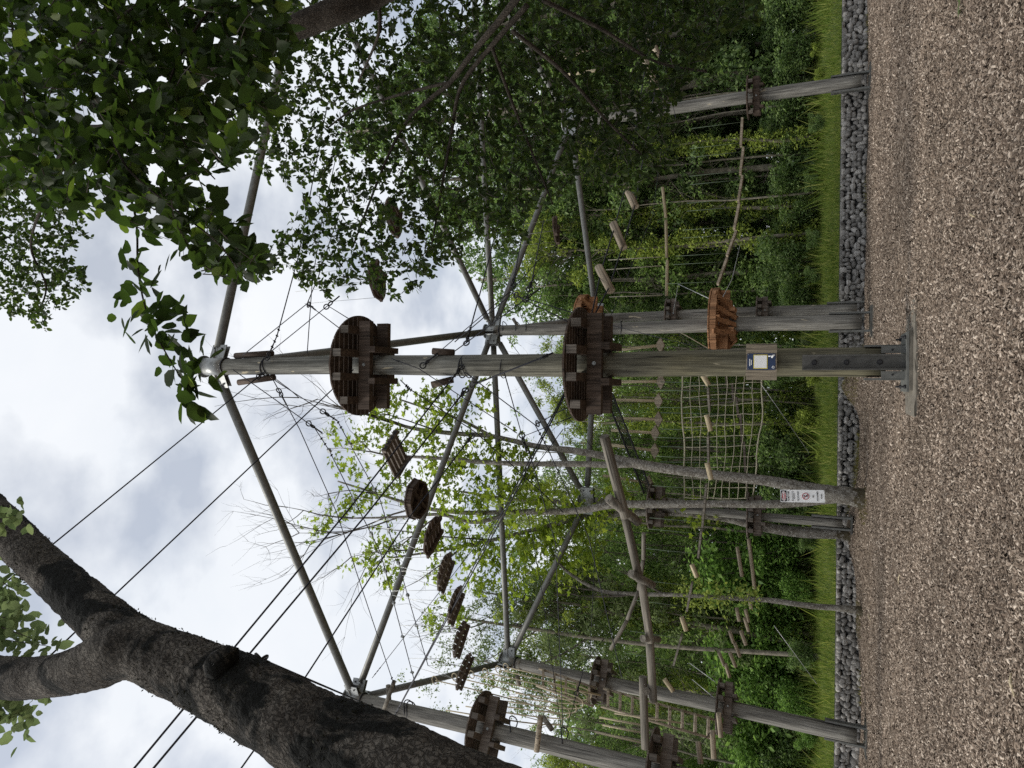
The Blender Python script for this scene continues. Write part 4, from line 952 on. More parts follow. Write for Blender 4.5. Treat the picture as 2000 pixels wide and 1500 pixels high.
for p0, p1, lb in (((1301, 578, 21), (1303, 508, 21.1), 'pale rail pole ending at the small upper platform of the thin pole'), ((1303, 503, 21.1), (1301, 430, 21.3), 'pale rail pole second from the thin rear pole'), ((1300, 425, 21.3), (1294, 366, 21.5), 'pale rail pole at the edge of the cherry leaves')):
    log(lb, p0, p1, .045, 'paleLog', GP, 'rail_pole')
for p0, p1, lb in (((1188, 508, 21), (1289, 502, 21), 'pale rope hanging just right of the dome shaped tree'), ((1184, 527, 21), (1292, 519, 21), 'second pale rope hanging to the rail poles'), ((1190, 580, 21), (1293, 577, 21), 'pale rope hanging beside the thin rear pole')):
    cable(lb, [p0, p1], .014, 'netrope', 'pale ropes holding the rail poles', name='rope', cat='rope')
for p0, p1, lb in (((1075, 120, 19), (1150, 100, 19), 'pale stick hanging among leaves at the right'), ((1110, 145, 19), (1175, 135, 19), 'second pale stick hanging among leaves at the right')):
    log(lb, p0, p1, .04, 'paleLog', 'pale sticks among the leaves', 'hanging_log')

# ---- trapeze poles with foot blocks
GT = 'pale hanging poles with triangular foot blocks'
for i, (x0, y0, x1, y1, lb) in enumerate(((1204, 684, 1295, 674, 'just right of the middle pole'), (1204, 746, 1296, 745, 'just left of the middle pole'), (1203, 781, 1291, 783, 'second left of the middle pole'), (1199, 817, 1291, 819, 'third left of the middle pole'),
                                     (1194, 840, 1285, 846, 'fourth left of the middle pole'), (1192, 869, 1284, 881, 'fifth left, over the dark mesh strip'), (1178, 929, 1272, 944, 'last one, beside the mossy trunk'))):
    a_, b_ = P(x0, y0, 20.9), P(x1, y1, 20.9); d_ = b_ - a_; root = empty('foot_pole', a_, 'pale hanging pole with foot block, ' + lb, 'foot pole', GT)
    mb = MB(); mb.tube([(0, 0, 0), d_ * .5, d_], .045, 10, wob=.03); mb.build('shaft', M['paleLog'], root)
    mb = MB(); c = d_ * .965; wx = .24; vs = []
    for yy in (-.06, .06): vs += [Vector((-wx, yy, .02)) + c, Vector((0, yy, -.10)) + c, Vector((wx, yy, .02)) + c, Vector((.07, yy, .13)) + c, Vector((-.07, yy, .13)) + c]
    mb.add(vs, [(0, 1, 2, 3, 4), (9, 8, 7, 6, 5)] + [(k, k + 5, (k + 1) % 5 + 5, (k + 1) % 5) for k in range(5)]); mb.build('foot_block', M['tan_log'], root)
    mb = MB(); mb.tube([(0, 0, 0), (0, 0, 1.5)], .008, 4); mb.build('hanging_cord', M['greenrope'], root)
cable('dark lifeline over the foot poles', [(1120, 640, 20.9), (1108, 800, 20.9), (1085, 960, 20.9)], .008)

# ---- climbing net
NY = 20.25
root = empty('climbing_net', P(1320, 830, NY), 'large pale square meshed climbing net left of the middle pole', 'net'); o = P(1320, 830, NY)
rows, cols = 9, 14; grid = []
for i in range(rows + 1):
    g_ = []
    for j in range(cols + 1):
        py = 690 + j * 20.2; u = i / rows; bell = ((py - 690) / 280)
        px = 1330 + u * (158 - 28 * bell * bell) + 5 * math.sin(j * .9 + i) * .4; px += bell * 8
        py2 = py + (u - .5) * -14 * (1 - bell) + random.gauss(0, .8)
        g_.append(P(px + random.gauss(0, .8), py2, NY + .05 * math.sin(i * .8 + j * .7)) - o)
    grid.append(g_)
mb = MB()
for i in range(1, rows + 1): mb.tube(grid[i], .0105, 5)
for j in range(cols + 1): mb.tube([grid[i][j] for i in range(rows + 1)], .0105, 5)
for i in range(rows + 1):
    for j in range(cols + 1): mb.tube([grid[i][j] + Vector((0, -.006, -.018)), grid[i][j] + Vector((0, -.006, .018))], .017, 6)
mb.build('mesh_cords', M['netrope'], root)
mb = MB(); mb.tube(grid[0], .022, 6); mb.tube([grid[rows][j] + Vector((0, 0, -.015 * (j % 2))) for j in range(cols + 1)], .02, 6); mb.build('edge_rope', M['netrope'], root)
for pts, lb in (([(1392, 600, 19.6), (1412, 625, 19.8), (1420, 637, 20), (1424, 672, 20.2)], 'loose pale net rope right of the middle pole'), ([(1290, 630, 19.6), (1340, 655, 20), (1400, 690, 20.2)], 'thin pale net rope below the lower orange platform')):
    cable(lb, pts, .014, 'netrope', 'loose pale net ropes', name='rope', cat='rope')
for py, k in ((746, 0), (762, 1), (806, 2), (838, 3), (872, 4), (902, 5)):
    cable(('dark green cord behind the net, nearest the middle pole', 'second dark green cord behind the net', 'third dark green cord behind the net', 'fourth dark green cord behind the net', 'fifth dark green cord behind the net', 'dark green cord beside the mossy trunk')[k],
          [(1290, py, 20.7), (1425, py + 3, 20.7)], .012, 'greenrope', 'dark green cords behind the net', name='rope', cat='rope')
# dark mesh strip
root = empty('mesh_strip', P(1204, 785, 20.5), 'dark mesh strip slanting from the lower brown platform past the net', 'mesh strip'); o = P(1204, 785, 20.5)
e0 = [P(1196 + 78 * t, 768 + 195 * t, 20.5) - o for t in np.linspace(0, 1, 30)]; e1 = [P(1190 + 68 * t, 792 + 172 * t, 20.5) - o for t in np.linspace(0, 1, 30)]
mb = MB(); mb.tube(e0, .026, 6); mb.tube(e1, .026, 6); mb.build('edge_rope', M['black'], root); mb = MB()
for t in range(29):
    for u in (0, .5): mb.tube([e0[t].lerp(e0[t + 1], u), e1[t].lerp(e1[t + 1], u)], .007, 4)
for u in (.12, .24, .36, .5, .62, .74, .86): mb.tube([e0[t].lerp(e1[t], u) for t in range(30)], .007, 4)
mb.build('mesh_fabric', M['mesh_net'], root)

# ---- rope loops under the far left strut, plank ladder, lower logs
GU = 'pale rope loops hanging from the far left strut'
NM = ('nearest the far left pole', 'second from the far left pole', 'third from the far left pole', 'fourth from the far left pole', 'fifth, near the left rear pole', 'last, at the left rear pole head')
for k, (px, py, bx) in enumerate(((851, 1329, 1098), (890, 1323, 1112), (923, 1318, 1125), (950, 1313, 1138), (975, 1308, 1146), (990, 1303, 1154))):
    y_ = 15.9 + k * .6; a_ = P(px, py, y_); b_ = a_ + Vector((-.75, .1, -.25)); zb_ = P(bx, py + 45, y_).z; root = empty('rope_loop', a_, 'pale rope loop, ' + NM[k], 'rope loop', GU)
    mb = MB(); pts = []
    for t in np.linspace(0, 1, 22):
        x_ = a_.x + (b_.x - a_.x) * t; yy = a_.y + (b_.y - a_.y) * t; u = abs(2 * t - 1); top = a_.z if t < .5 else b_.z
        pts.append(Vector((x_, yy, zb_ + (top - zb_) * u ** 3.2)) - a_)
    mb.tube(pts, .016, 6); ring(mb, (0, 0, .03), (0, .4, 1), (1, 0, 0), .1, .013); mb.build('cord', M['rope'], root)
for p0, p1, lb in (((1171, 1401, 16.5), (1254, 1416, 16.5), 'upper tan rope holding the log at the far left lower platform'), ((1177, 1416, 16), (1254, 1431, 16), 'middle frayed tan rope holding the log at the far left lower platform'), ((1162, 1430, 15.5), (1254, 1451, 15.5), 'lower tan rope holding the log at the far left lower platform'),
                   ((1070, 1335, 16.4), (1173, 1358, 17.5), 'tan rope beside the upper platform of the left rear pole'), ((1200, 1393, 17.2), (1330, 1412, 17.6), 'thick tan rope along the plank ladder')):
    cable(lb, [p0, p1], .024, 'rope', 'thick tan ropes on the left', name='rope', cat='rope')
for (p0, p1, lb) in (((1050, 1322, 18.4), (1162, 1362, 18.4), 'upper hanging plank ladder between the left poles'), ((1176, 1362, 18.5), (1396, 1425, 18.7), 'lower hanging plank ladder between the left poles')):
    a_, b_ = P(*p0), P(*p1); d_ = b_ - a_; root = empty('plank_ladder', a_, lb, 'ladder', 'hanging plank ladders between the left poles'); sx = Vector((.2, .1, 0))
    for s in (-1, 1):
        mb = MB(); mb.tube([sx * s, d_ + sx * s], .035, 6); mb.build('stringer', M['tan_log'], root)
    n_ = int(d_.length / .3)
    for k in range(n_):
        c = d_ * ((k + .5) / n_); mb = MB(); mb.box(c, (.25, .09, .03), Matrix.Rotation(.3, 3, 'X')); mb.build('rung', M['tan_log'], root)
GLo = 'lower left log rungs'
for p0, p1, lb in (((1363, 1448, 16), (1368, 1492, 15.8), 'lowest pale log rung at the lower left picture edge'), ((1392, 1426, 17), (1395, 1482, 16.8), 'log rung below the left rear pole platform'), ((1403, 1392, 18), (1407, 1440, 17.9), 'log rung touching the lower platform of the left rear pole')):
    log(lb, p0, p1, .06, 'tan_log', GLo, 'log_rung')
cable('dark rope joining the lower left log rungs', [(1400, 1385, 18), (1388, 1430, 17), (1362, 1462, 16)], .009, 'cable', 'lower left rope', name='rope', cat='rope')
GR = 'small logs hanging before the left shrubs'
for i, (x0, y0, x1, y1) in enumerate(((1440, 1068, 1450, 1126), (1463, 1052, 1474, 1150), (1439, 1187, 1444, 1213), (1457, 1190, 1463, 1215), (1463, 1160, 1468, 1190), (1424, 1232, 1432, 1256), (1446, 1232, 1456, 1260), (1455, 1206, 1463, 1233), (1434, 1255, 1445, 1283), (1403, 1274, 1414, 1300), (1425, 1274, 1437, 1303), (1417, 1296, 1426, 1323))):
    log(('long upper small log left of the lichen trunks', 'longest small log behind the small platform', 'small hanging log above the thin tree, upper', 'small hanging log above the thin tree, lower', 'small hanging log right of the thin tree', 'fourth small log towards the left rear pole, upper', 'fourth small log towards the left rear pole, lower',
         'lowest small log left of the thin tree', 'fifth small log before the dark shrubs', 'small log second from the left rear pole, upper', 'small log second from the left rear pole, lower', 'small log nearest the left rear pole')[i], (x0, y0, 20.6), (x1, y1, 20.6), .05, 'tan_log', GR)

# ---- signs
q = PO['A']
c = P(1487, 707, yA - .262); root = empty('information_board', c, 'plywood board with small dark blue notice on the middle pole', 'sign')
mpx = mpp(1487, 707, yA - .26)
mb = MB(); mb.box((0, 0, 0), (35.5 * mpx, .012, 28.5 * mpx)); mb.build('plywood', M['board'], root)
mb = MB(); mb.box((.5 * mpx, -.015, 0), (16 * mpx, .002, 26 * mpx)); pl = mb.build('notice', M['blue'], root)
mb = MB(); mb.box((.5 * mpx, -.0185, 1.5 * mpx), (14 * mpx * .98, .001, 13 * mpx)); mb.build('yellow_border', M['yellow'], pl)
mb = MB(); mb.box((.5 * mpx, -.0205, 1.5 * mpx), (12.2 * mpx, .001, 11.6 * mpx)); mb.build('white_panel', M['white'], pl)
mb = MB()
for k in range(2): mb.box((-1.0 * mpx, -.0185, (21.5 - 3 * k) * mpx), ((7 - 2 * k) * mpx, .001, .7 * mpx))
mb.tube([Vector((11 * mpx, -.019, -13 * mpx)), Vector((12 * mpx, -.019, -20 * mpx))], 1.2 * mpx, 8); mb.tube([Vector((8 * mpx, -.019, -19 * mpx)), Vector((13 * mpx, -.019, -22 * mpx)), Vector((13 * mpx, -.019, -25 * mpx))], 1.6 * mpx, 8)
ring(mb, (-10 * mpx, -.019, -22 * mpx), (1, 0, 0), (0, 0, 1), 2 * mpx, .5 * mpx); mb.build('white_marks', M['white'], pl)
mb = MB()
for sx in (-1, 1):
    for sz in (-1, 1): mb.disc((sx * 14 * mpx + .5 * mpx, -.019, sz * 24 * mpx), (0, 1, 0), .006, .006, 8)
mb.build('screws', M['fitting'], root)

SY = 18.75
c = P(1567, 969, SY); mpx = mpp(1567, 969, SY); S = mpx
root = empty('danger_sign', c, 'white danger do not climb sign fixed to the lichen trunk', 'sign'); root.rotation_euler = (0, R(-3.2), 0)
mb = MB(); mb.box((0, 0, 0), (12.2 * S, .006, 40 * S)); mb.build('plate', M['white'], root)
def panel(x, z, w_, h_, m_, nm, par=root, dy=-.009):
    mb = MB(); mb.box((x * S, dy, z * S), (w_ * S, .0012, h_ * S)); return mb.build(nm, M[m_], par)
hd = panel(0, 33.8, 10.6, 5.2, 'ink', 'danger_header')
mb = MB(); mb.add([Vector((math.cos(u) * 9.6 * S, -.0125, (33.8 + math.sin(u) * 4.2) * S)) for u in np.linspace(0, 2 * math.pi, 33)[:-1]], [tuple(range(32))]); mb.build('red_oval', M['red'], hd)
mb = MB(); ring(mb, (0, 0, 0), (1, 0, 0), (0, 0, .44), 9.0 * S, .35 * S, 32); r_o = mb.build('oval_line', M['white'], hd); r_o.location = (0, -.0135, 33.8 * S)
def text(s, x, z, size, m_, nm, par=root, bold=0.0, dy=-.0145, sx=1):
    cu = bpy.data.curves.new(nm, 'FONT'); cu.body = s; cu.size = size * S; cu.align_x = 'CENTER'; cu.align_y = 'CENTER'; cu.offset = bold * S; cu.extrude = .0004
    cu.materials.append(M[m_]); tmp = bpy.data.objects.new(nm, cu); COL.objects.link(tmp); bpy.context.view_layer.update()
    me = bpy.data.meshes.new_from_object(tmp.evaluated_get(bpy.context.evaluated_depsgraph_get())); bpy.data.objects.remove(tmp)
    o_ = bpy.data.objects.new(nm, me); COL.objects.link(o_); o_.parent = par; o_.location = (x * S, dy, z * S); o_.rotation_euler = (R(90), 0, 0); o_.scale = (sx, 1, 1); return o_
text('DANGER', 0, 33.8, 4.6, 'white', 'lettering', hd, .12, -.0155, .95)
text('DO NOT CLIMB', 0, 25.2, 3.9, 'ink', 'lettering', root, .14, -.0145, .70)
for z_, w_ in ((18.5, 9.6), (16.4, 9.6), (14.2, 6), (8.6, 9.8), (6.6, 9)):
    mb = MB(); x_ = -w_
    while x_ < w_ - .5:
        l_ = min(random.uniform(1.2, 2.8), w_ - x_); mb.box(((x_ + l_ / 2) * S, -.0085, z_ * S), (l_ / 2 * S, .001, .42 * S)); x_ += l_ + .55
    mb.build('small_print', M['ink'], root)
mb = MB(); ring(mb, (0, -.0095, -6 * S), (1, 0, 0), (0, 0, 1), 6.0 * S, .6 * S, 28); u = math.sqrt(.5) * 6 * S; mb.tube([Vector((-u, -.0105, -6 * S + u)), Vector((u, -.0105, -6 * S - u))], .6 * S, 6); pr = mb.build('prohibition_ring', M['red'], root)
mb = MB(); mb.tube([Vector((.6 * S, -.008, -2.2 * S)), Vector((.6 * S, -.0085, -2.9 * S))], .9 * S, 8)
for a_, b_ in (((.4, -3.8), (-.4, -7)), ((.3, -4), (2.4, -3.2)), ((.2, -4.2), (-2.2, -4.6)), ((-.4, -7), (1.8, -8)), ((1.8, -8), (1.6, -10.2)), ((-.4, -7), (-1.6, -10.2))):
    mb.tube([Vector((a_[0] * S, -.0085, a_[1] * S)), Vector((b_[0] * S, -.0085, b_[1] * S))], .62 * S, 6)
mb.build('climber_figure', M['ink'], root)
text('NO', 0, -19.5, 3.2, 'ink', 'lettering', root, .12); text('UNAUTHORISED', 0, -27.3, 3.4, 'ink', 'lettering', root, .1, -.0145, .72); text('ACCESS', 0, -34.5, 3.2, 'ink', 'lettering', root, .1, -.0145, .8)
mb = MB()
for x_ in (-10.8, 10.8):
    for z_ in (-38.3, 38.3): mb.disc((x_ * S, -.008, z_ * S), (0, 1, 0), .6 * S, .004, 8)
mb.build('screws', M['fitting'], root)

# ------------------------------------------------------------------ trees near the camera and among the poles
def tree_root(name, loc, label, cat='tree', group=None): return empty(name, loc, label, cat, group)
def smooth_path(ctrl, k=5):
    """ctrl: list of (Vector, radius) -> finer path (Catmull-Rom)"""
    pts, rad = [], []
    n_ = len(ctrl)
    for i in range(n_ - 1):
        p0 = ctrl[max(i - 1, 0)]; p1 = ctrl[i]; p2 = ctrl[i + 1]; p3 = ctrl[min(i + 2, n_ - 1)]
        for j in range(k):
            t = j / k; q = (2 * p1[0] + (p2[0] - p0[0]) * t + (2 * p0[0] - 5 * p1[0] + 4 * p2[0] - p3[0]) * t * t + (3 * p1[0] - p0[0] - 3 * p2[0] + p3[0]) * t ** 3) * .5
            pts.append(q); rad.append(p1[1] + (p2[1] - p1[1]) * t)
    pts.append(ctrl[-1][0]); rad.append(ctrl[-1][1]); return pts, rad
from mathutils import noise as mnoise
def limb(mb, ctrl, n=10, k=5, rough=0.0, rs=6.0, o=Vector((0, 0, 0)), caps=True):
    pts, rad = smooth_path(ctrl, k); b0 = len(mb.v); mb.tube([q - o for q in pts], rad, n, caps)
    if rough:
        for i in range(b0, b0 + len(pts) * n):
            q = Vector(mb.v[i]); c = pts[(i - b0) // n] - o; rr = (q - c)
            f_ = mnoise.noise(q * rs) * .6 + mnoise.noise(q * rs * 3.1) * .35 + mnoise.noise(q * rs * 9) * .22 + .45 * max(0, mnoise.noise(q * 2.2 + Vector((3, 1, 9)))) - .30 * max(0, .25 - abs(mnoise.noise(Vector((q.x * 22, q.y * 22, q.z * 9))))) * 2
            mb.v[i] = tuple(c + rr * (1 + rough * f_))
def px_limb(data): return [(P(a_, b_, y_), w_ * .5 * mpp(a_, b_, y_)) for a_, b_, y_, w_ in data]

# ---- the dark leaning trunk on the left, forked
TR = px_limb([(700, 1472, 3.9, 172), (600, 1428, 4.0, 158), (480, 1360, 4.15, 140), (400, 1322, 4.25, 128), (320, 1288, 4.35, 118), (255, 1256, 4.45, 106), (195, 1206, 4.6, 92), (130, 1146, 4.8, 82), (70, 1092, 5.0, 78), (10, 1032, 5.2, 74), (-60, 962, 5.4, 70), (-170, 834, 5.8, 60)])
b1 = TR[0][0] + (TR[0][0] - TR[2][0]) * 1.0; low = [(Vector((b1.x - .55, b1.y - .1, -.1)), .34), (Vector((b1.x - .4, b1.y - .08, .35)), .29), (b1, TR[0][1] * 1.06)]
root = tree_root('leaning_tree', Vector((low[0][0].x, low[0][0].y, 0)), 'large dark leaning tree trunk forking at the upper left, black bark patches', 'tree'); o = Vector(root.location)
mb = MB(); limb(mb, low + TR, 84, 34, .10, 5.0, o)
limb(mb, [(TR[3][0].lerp(TR[4][0], .6) + Vector((0, .02, 0)), TR[4][1] * .7)] + px_limb([(255, 1268, 4.38, 112), (205, 1287, 4.4, 104), (160, 1306, 4.42, 90), (100, 1320, 4.5, 78), (30, 1325, 4.6, 78), (-60, 1312, 4.8, 74), (-180, 1295, 5.2, 60)]), 48, 22, .08, 5.0, o)
# burr on the upper edge
c = P(430, 1290, 4.1) - o; k0 = len(mb.v)
mb.tube([c + Vector((.02, 0, .02)) * t - Vector((0, .04, .05)) for t in (-4, -2.4, 0, 2.4, 4)], [.02, .11, .14, .11, .02], 22)
for i in range(k0, len(mb.v)): q = Vector(mb.v[i]); mb.v[i] = tuple(q + Vector((mnoise.noise(q * 14), mnoise.noise(q * 14 + Vector((5, 5, 5))), mnoise.noise(q * 14 + Vector((9, 2, 7))))) * .022)
trk = mb.build('trunk', M['bark_big'], root)
# small moss tufts along the upper edges
pp = []
pts, rad = smooth_path(TR, 14)
for i, q in enumerate(pts[:-1]):
    t = (pts[i + 1] - q).normalized()
    for k in range(34):
        if mnoise.noise(q * 2.3) < -.05: continue
        a_ = random.uniform(0, 6.28); u = t.cross(Vector((0, 1, 0))).normalized(); v_ = t.cross(u); pp.append(q - o + (u * math.cos(a_) + v_ * math.sin(a_)) * rad[i] * random.uniform(.96, 1.04) + t * random.uniform(-.04, .04))
M['moss'] = leaf_mat('dark_moss', [(0, (.014, .015, .010)), (1, (.035, .036, .024))], (1, 1, 1), .1, .9)
leaves('moss_tufts', np.array([q[:] for q in pp]), .022, M['moss'], LEAFQ, root, -.4, 1.5)
mb = MB(); cl = []
for (x0, y0, x1, y1, yy) in ((-60, 1130, 20, 1180, 5.2), (-60, 1200, 70, 1250, 5.0), (-70, 1240, 95, 1262, 5.0), (-50, 1190, 40, 1215, 5.3), (-60, 1330, 45, 1400, 4.9), (-60, 1320, 90, 1352, 4.9), (-50, 1380, 30, 1400, 4.9), (-30, 1000, 20, 1012, 4.6), (-30, 1110, 25, 1150, 5)):
    a_, b_ = P(x0, y0, yy) - o, P(x1, y1, yy) - o; m_ = a_.lerp(b_, .5) + Vector((0, 0, .06)); mb.tube([a_, m_, b_], [.012, .008, .003], 5)
    for t in np.linspace(.25, 1, 9):
        q = a_.lerp(b_, float(t)); cl += [q + Vector((random.gauss(0, .09), random.gauss(0, .09), random.gauss(-.03, .06))) for _ in range(5)]
tag(mb.build('twigs', M['bark_twig'], root), kind='stuff')
leaves('leaf_sprays', np.array([q[:] for q in cl]), .125, M['lf_ash'], LEAF, root, .3, .9)

# ---- cherry like tree on the right: trunk outside the picture, limbs and leaf sprays inside
RT = Vector((5.6, 4.6, 0)); RT.z = gz(RT.x, RT.y)
root = tree_root('broadleaf_tree', RT, 'dark broadleaf tree overhanging the right side with large near leaves', 'tree'); o = Vector(RT)
mb = MB()
hub1 = RT + Vector((-.15, .1, 2.6))
limb(mb, [(RT - Vector((0, 0, .2)), .24), (RT + Vector((.03, 0, 1.2)), .19), (hub1, .165), (RT + Vector((-.3, .3, 4.4)), .13), (RT + Vector((-.5, .6, 7)), .08), (RT + Vector((-.6, .8, 9)), .03)], 16, 8, .06, 4, o)
thick = px_limb([(980, -210, 5.6, 66), (830, -75, 5.4, 60), (740, -20, 5.3, 56), (690, 8, 5.2, 54), (640, 28, 5.1, 52), (560, 62, 5.0, 46), (450, 110, 5.0, 34), (330, 190, 5.0, 30), (230, 250, 5.1, 26), (130, 262, 5.3, 24), (60, 300, 5.6, 18), (0, 380, 6.0, 12)])
limb(mb, [(hub1 - Vector((0, 0, .1)), .1)] + thick, 14, 8, .08, 6, o)
BR = [
 [(1030, -30, 6.0, 16.7), (980, 35, 6.2, 14.2), (930, 95, 6.4, 11.8), (880, 160, 6.6, 9.9), (850, 185, 6.7, 8.7), (800, 230, 6.9, 6.8), (760, 300, 7.0, 5.6), (720, 400, 7.1, 4.3), (690, 480, 7.2, 3.1)],
 [(1030, 10, 6.2, 11.8), (960, 90, 6.4, 9.9), (900, 170, 6.6, 8.0), (880, 270, 6.9, 6.2), (860, 380, 7.2, 4.9), (840, 500, 7.4, 3.1)],
 [(880, 160, 6.6, 6.8), (780, 185, 6.7, 5.6), (690, 215, 6.8, 4.3), (640, 250, 6.9, 3.1)],
 [(960, 90, 6.4, 7.4), (1000, 200, 6.8, 6.2), (1040, 300, 7.1, 4.9), (1080, 400, 7.3, 3.1)],
 [(1000, 60, 6.2, 9.3), (1100, 140, 6.7, 7.4), (1180, 230, 7.1, 5.6), (1260, 310, 7.5, 3.7)],
 [(1060, 0, 6.4, 9.3), (1180, 60, 6.9, 7.4), (1280, 120, 7.3, 5.6), (1380, 140, 7.6, 3.7)],
 [(735, -20, 5.6, 9.3), (742, 40, 5.7, 8.0), (735, 80, 5.8, 5.6), (700, 160, 6.2, 3.7)],
 [(130, 262, 5.3, 8.0), (90, 380, 6.6, 6.2), (60, 480, 7.6, 4.9), (90, 560, 8.0, 3.7), (70, 620, 8.1, 2.5)],
 [(230, 250, 5.1, 6.2), (220, 300, 4.2, 4.9), (262, 410, 3.3, 4.6), (270, 530, 3.1, 3.7), (290, 620, 3.05, 3.4), (330, 700, 3.0, 2.8), (375, 770, 3.0, 1.8)],
 [(240, 120, 3.6, 6.2), (180, 180, 3.3, 5.6), (215, 260, 3.1, 4.9), (250, 330, 3.0, 4.3), (330, 400, 3.0, 3.7), (420, 470, 3.0, 3.1), (480, 545, 3.05, 2.1)],
 [(300, -20, 3.2, 6.2), (240, 30, 3.1, 5.6), (150, 90, 3.1, 4.9), (90, 200, 3.2, 3.7), (60, 300, 3.3, 2.5)],
 [(450, -30, 3.4, 6.8), (380, 60, 3.3, 5.6), (330, 170, 3.2, 4.3), (360, 280, 3.2, 3.1), (420, 350, 3.25, 2.5)],
 [(20, -20, 3.6, 5.6), (25, 60, 3.6, 4.9), (50, 200, 3.6, 4.3), (62, 260, 3.6, 3.1)],
]
for d_ in BR: limb(mb, px_limb(d_), 7, 6, .05, 8, o)
# leaf sprays: shoots spread evenly through the crown
def inside(poly, x, y):
    c = False; j = len(poly) - 1
    for i in range(len(poly)):
        (xi, yi), (xj, yj) = poly[i], poly[j]
        if (yi > y) != (yj > y) and x < (xj - xi) * (y - yi) / (yj - yi) + xi: c = not c
        j = i
    return c
SMALL = [(440, -60), (1500, -60), (1480, 40), (1440, 60), (1385, 100), (1345, 165), (1290, 245), (1315, 300), (1275, 355), (1210, 375), (1130, 365), (1095, 380), (1020, 430), (1030, 465), (985, 492), (940, 465), (910, 480), (890, 515), (840, 530), (820, 575), (745, 580), (715, 570), (640, 585), (590, 555), (570, 515), (535, 535), (490, 550), (500, 495), (545, 465), (580, 425), (600, 365), (555, 365), (510, 345), (470, 280), (455, 100)]
SMALL2 = [(-40, 200), (120, 260), (160, 330), (145, 420), (172, 450), (140, 490), (172, 545), (145, 590), (95, 600), (88, 645), (40, 620), (-40, 585)]
LARGE = [(-50, -60), (600, -60), (545, 40), (560, 110), (500, 150), (530, 235), (480, 225), (460, 290), (405, 330), (380, 345), (375, 395), (425, 405), (450, 440), (485, 480), (505, 535), (440, 545), (415, 535), (372, 500), (345, 482), (300, 470), (258, 430), (250, 385), (205, 390), (150, 415), (100, 440), (30, 400), (-50, 330)]
def fill(poly, step, y0, y1, shoots, size, name, mat, L_, tpl=LEAF, tw=.0035, xk=0.0):
    xs_ = [q[0] for q in poly]; ys_ = [q[1] for q in poly]; allp = []; mbt = MB(); x = min(xs_)
    while x < max(xs_):
        y = min(ys_)
        while y < max(ys_):
            qx, qy = x + random.uniform(-.5, .5) * step, y + random.uniform(-.5, .5) * step
            if inside(poly, qx, qy):
                for s in range(shoots):
                    c = P(qx, qy, random.uniform(y0, y1) + xk * (qx - 500))
                    dr = Vector((random.gauss(-.35, .6), random.gauss(0, .6), random.gauss(-.35, .4))).normalized(); l_ = L_ * random.uniform(.6, 1.2)
                    st = c - dr * l_ * .5; en = c + dr * l_ * .5 + Vector((0, 0, -.08 * l_)); mbt.tube([st - o, c - o + Vector((0, 0, .04 * l_)), en - o], [tw * 1.4, tw, tw * .4], 4, False)
                    k = int(l_ / (size * .36)) + 1
                    for i in range(k):
                        sd_ = Vector((random.gauss(0, 1), random.gauss(0, 1), random.gauss(0, .8))).normalized() * size * .35
                        allp.append(st.lerp(en, (i + .5) / k) - o + sd_)
            y += step
        x += step
    tag(mbt.build('twigs', M['bark_twig'], root), kind='stuff')
    return leaves(name, np.array([q[:] for q in allp]), size, mat, tpl, root, .6, 1.3, face=(0, -.6, -.3, .2))
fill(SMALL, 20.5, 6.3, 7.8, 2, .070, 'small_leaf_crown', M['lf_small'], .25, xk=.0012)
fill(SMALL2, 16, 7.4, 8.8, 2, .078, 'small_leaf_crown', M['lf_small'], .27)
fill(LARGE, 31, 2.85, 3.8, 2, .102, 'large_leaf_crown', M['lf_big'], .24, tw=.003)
mb.build('branches', M['bark_right'], root)
# the single hanging shoot against the sky: leaves set along it
pp = []
path, _ = smooth_path(px_limb([(262, 440, 3.2, 5), (270, 530, 3.1, 5), (285, 600, 3.05, 4), (330, 680, 3.0, 3), (375, 770, 3.0, 2)]), 10)
for i, q in enumerate(path):
    f_ = i / len(path); w_ = .02 if f_ < .28 else (.13 if f_ < .85 else .07)
    for k in range(0 if f_ < .1 else (1 if f_ < .38 else 4)): pp.append(q - o + Vector((max(-.16, min(.16, random.gauss(0, w_))), random.gauss(0, w_ * .6), max(-.14, min(.14, random.gauss(0, w_ * .8))))))
for x_, y_ in ((238, 512), (245, 520), (255, 505), (355, 600), (345, 592), (390, 690), (410, 700), (385, 800), (365, 795), (352, 770), (232, 585), (240, 660), (238, 620)): pp.append(P(x_, y_, 3.02) - o)
leaves('shoot_leaves', np.array([q[:] for q in pp]), .108, M['lf_big'], LEAF, root, .35, .9, face=(0, -.8, -.45, .45))

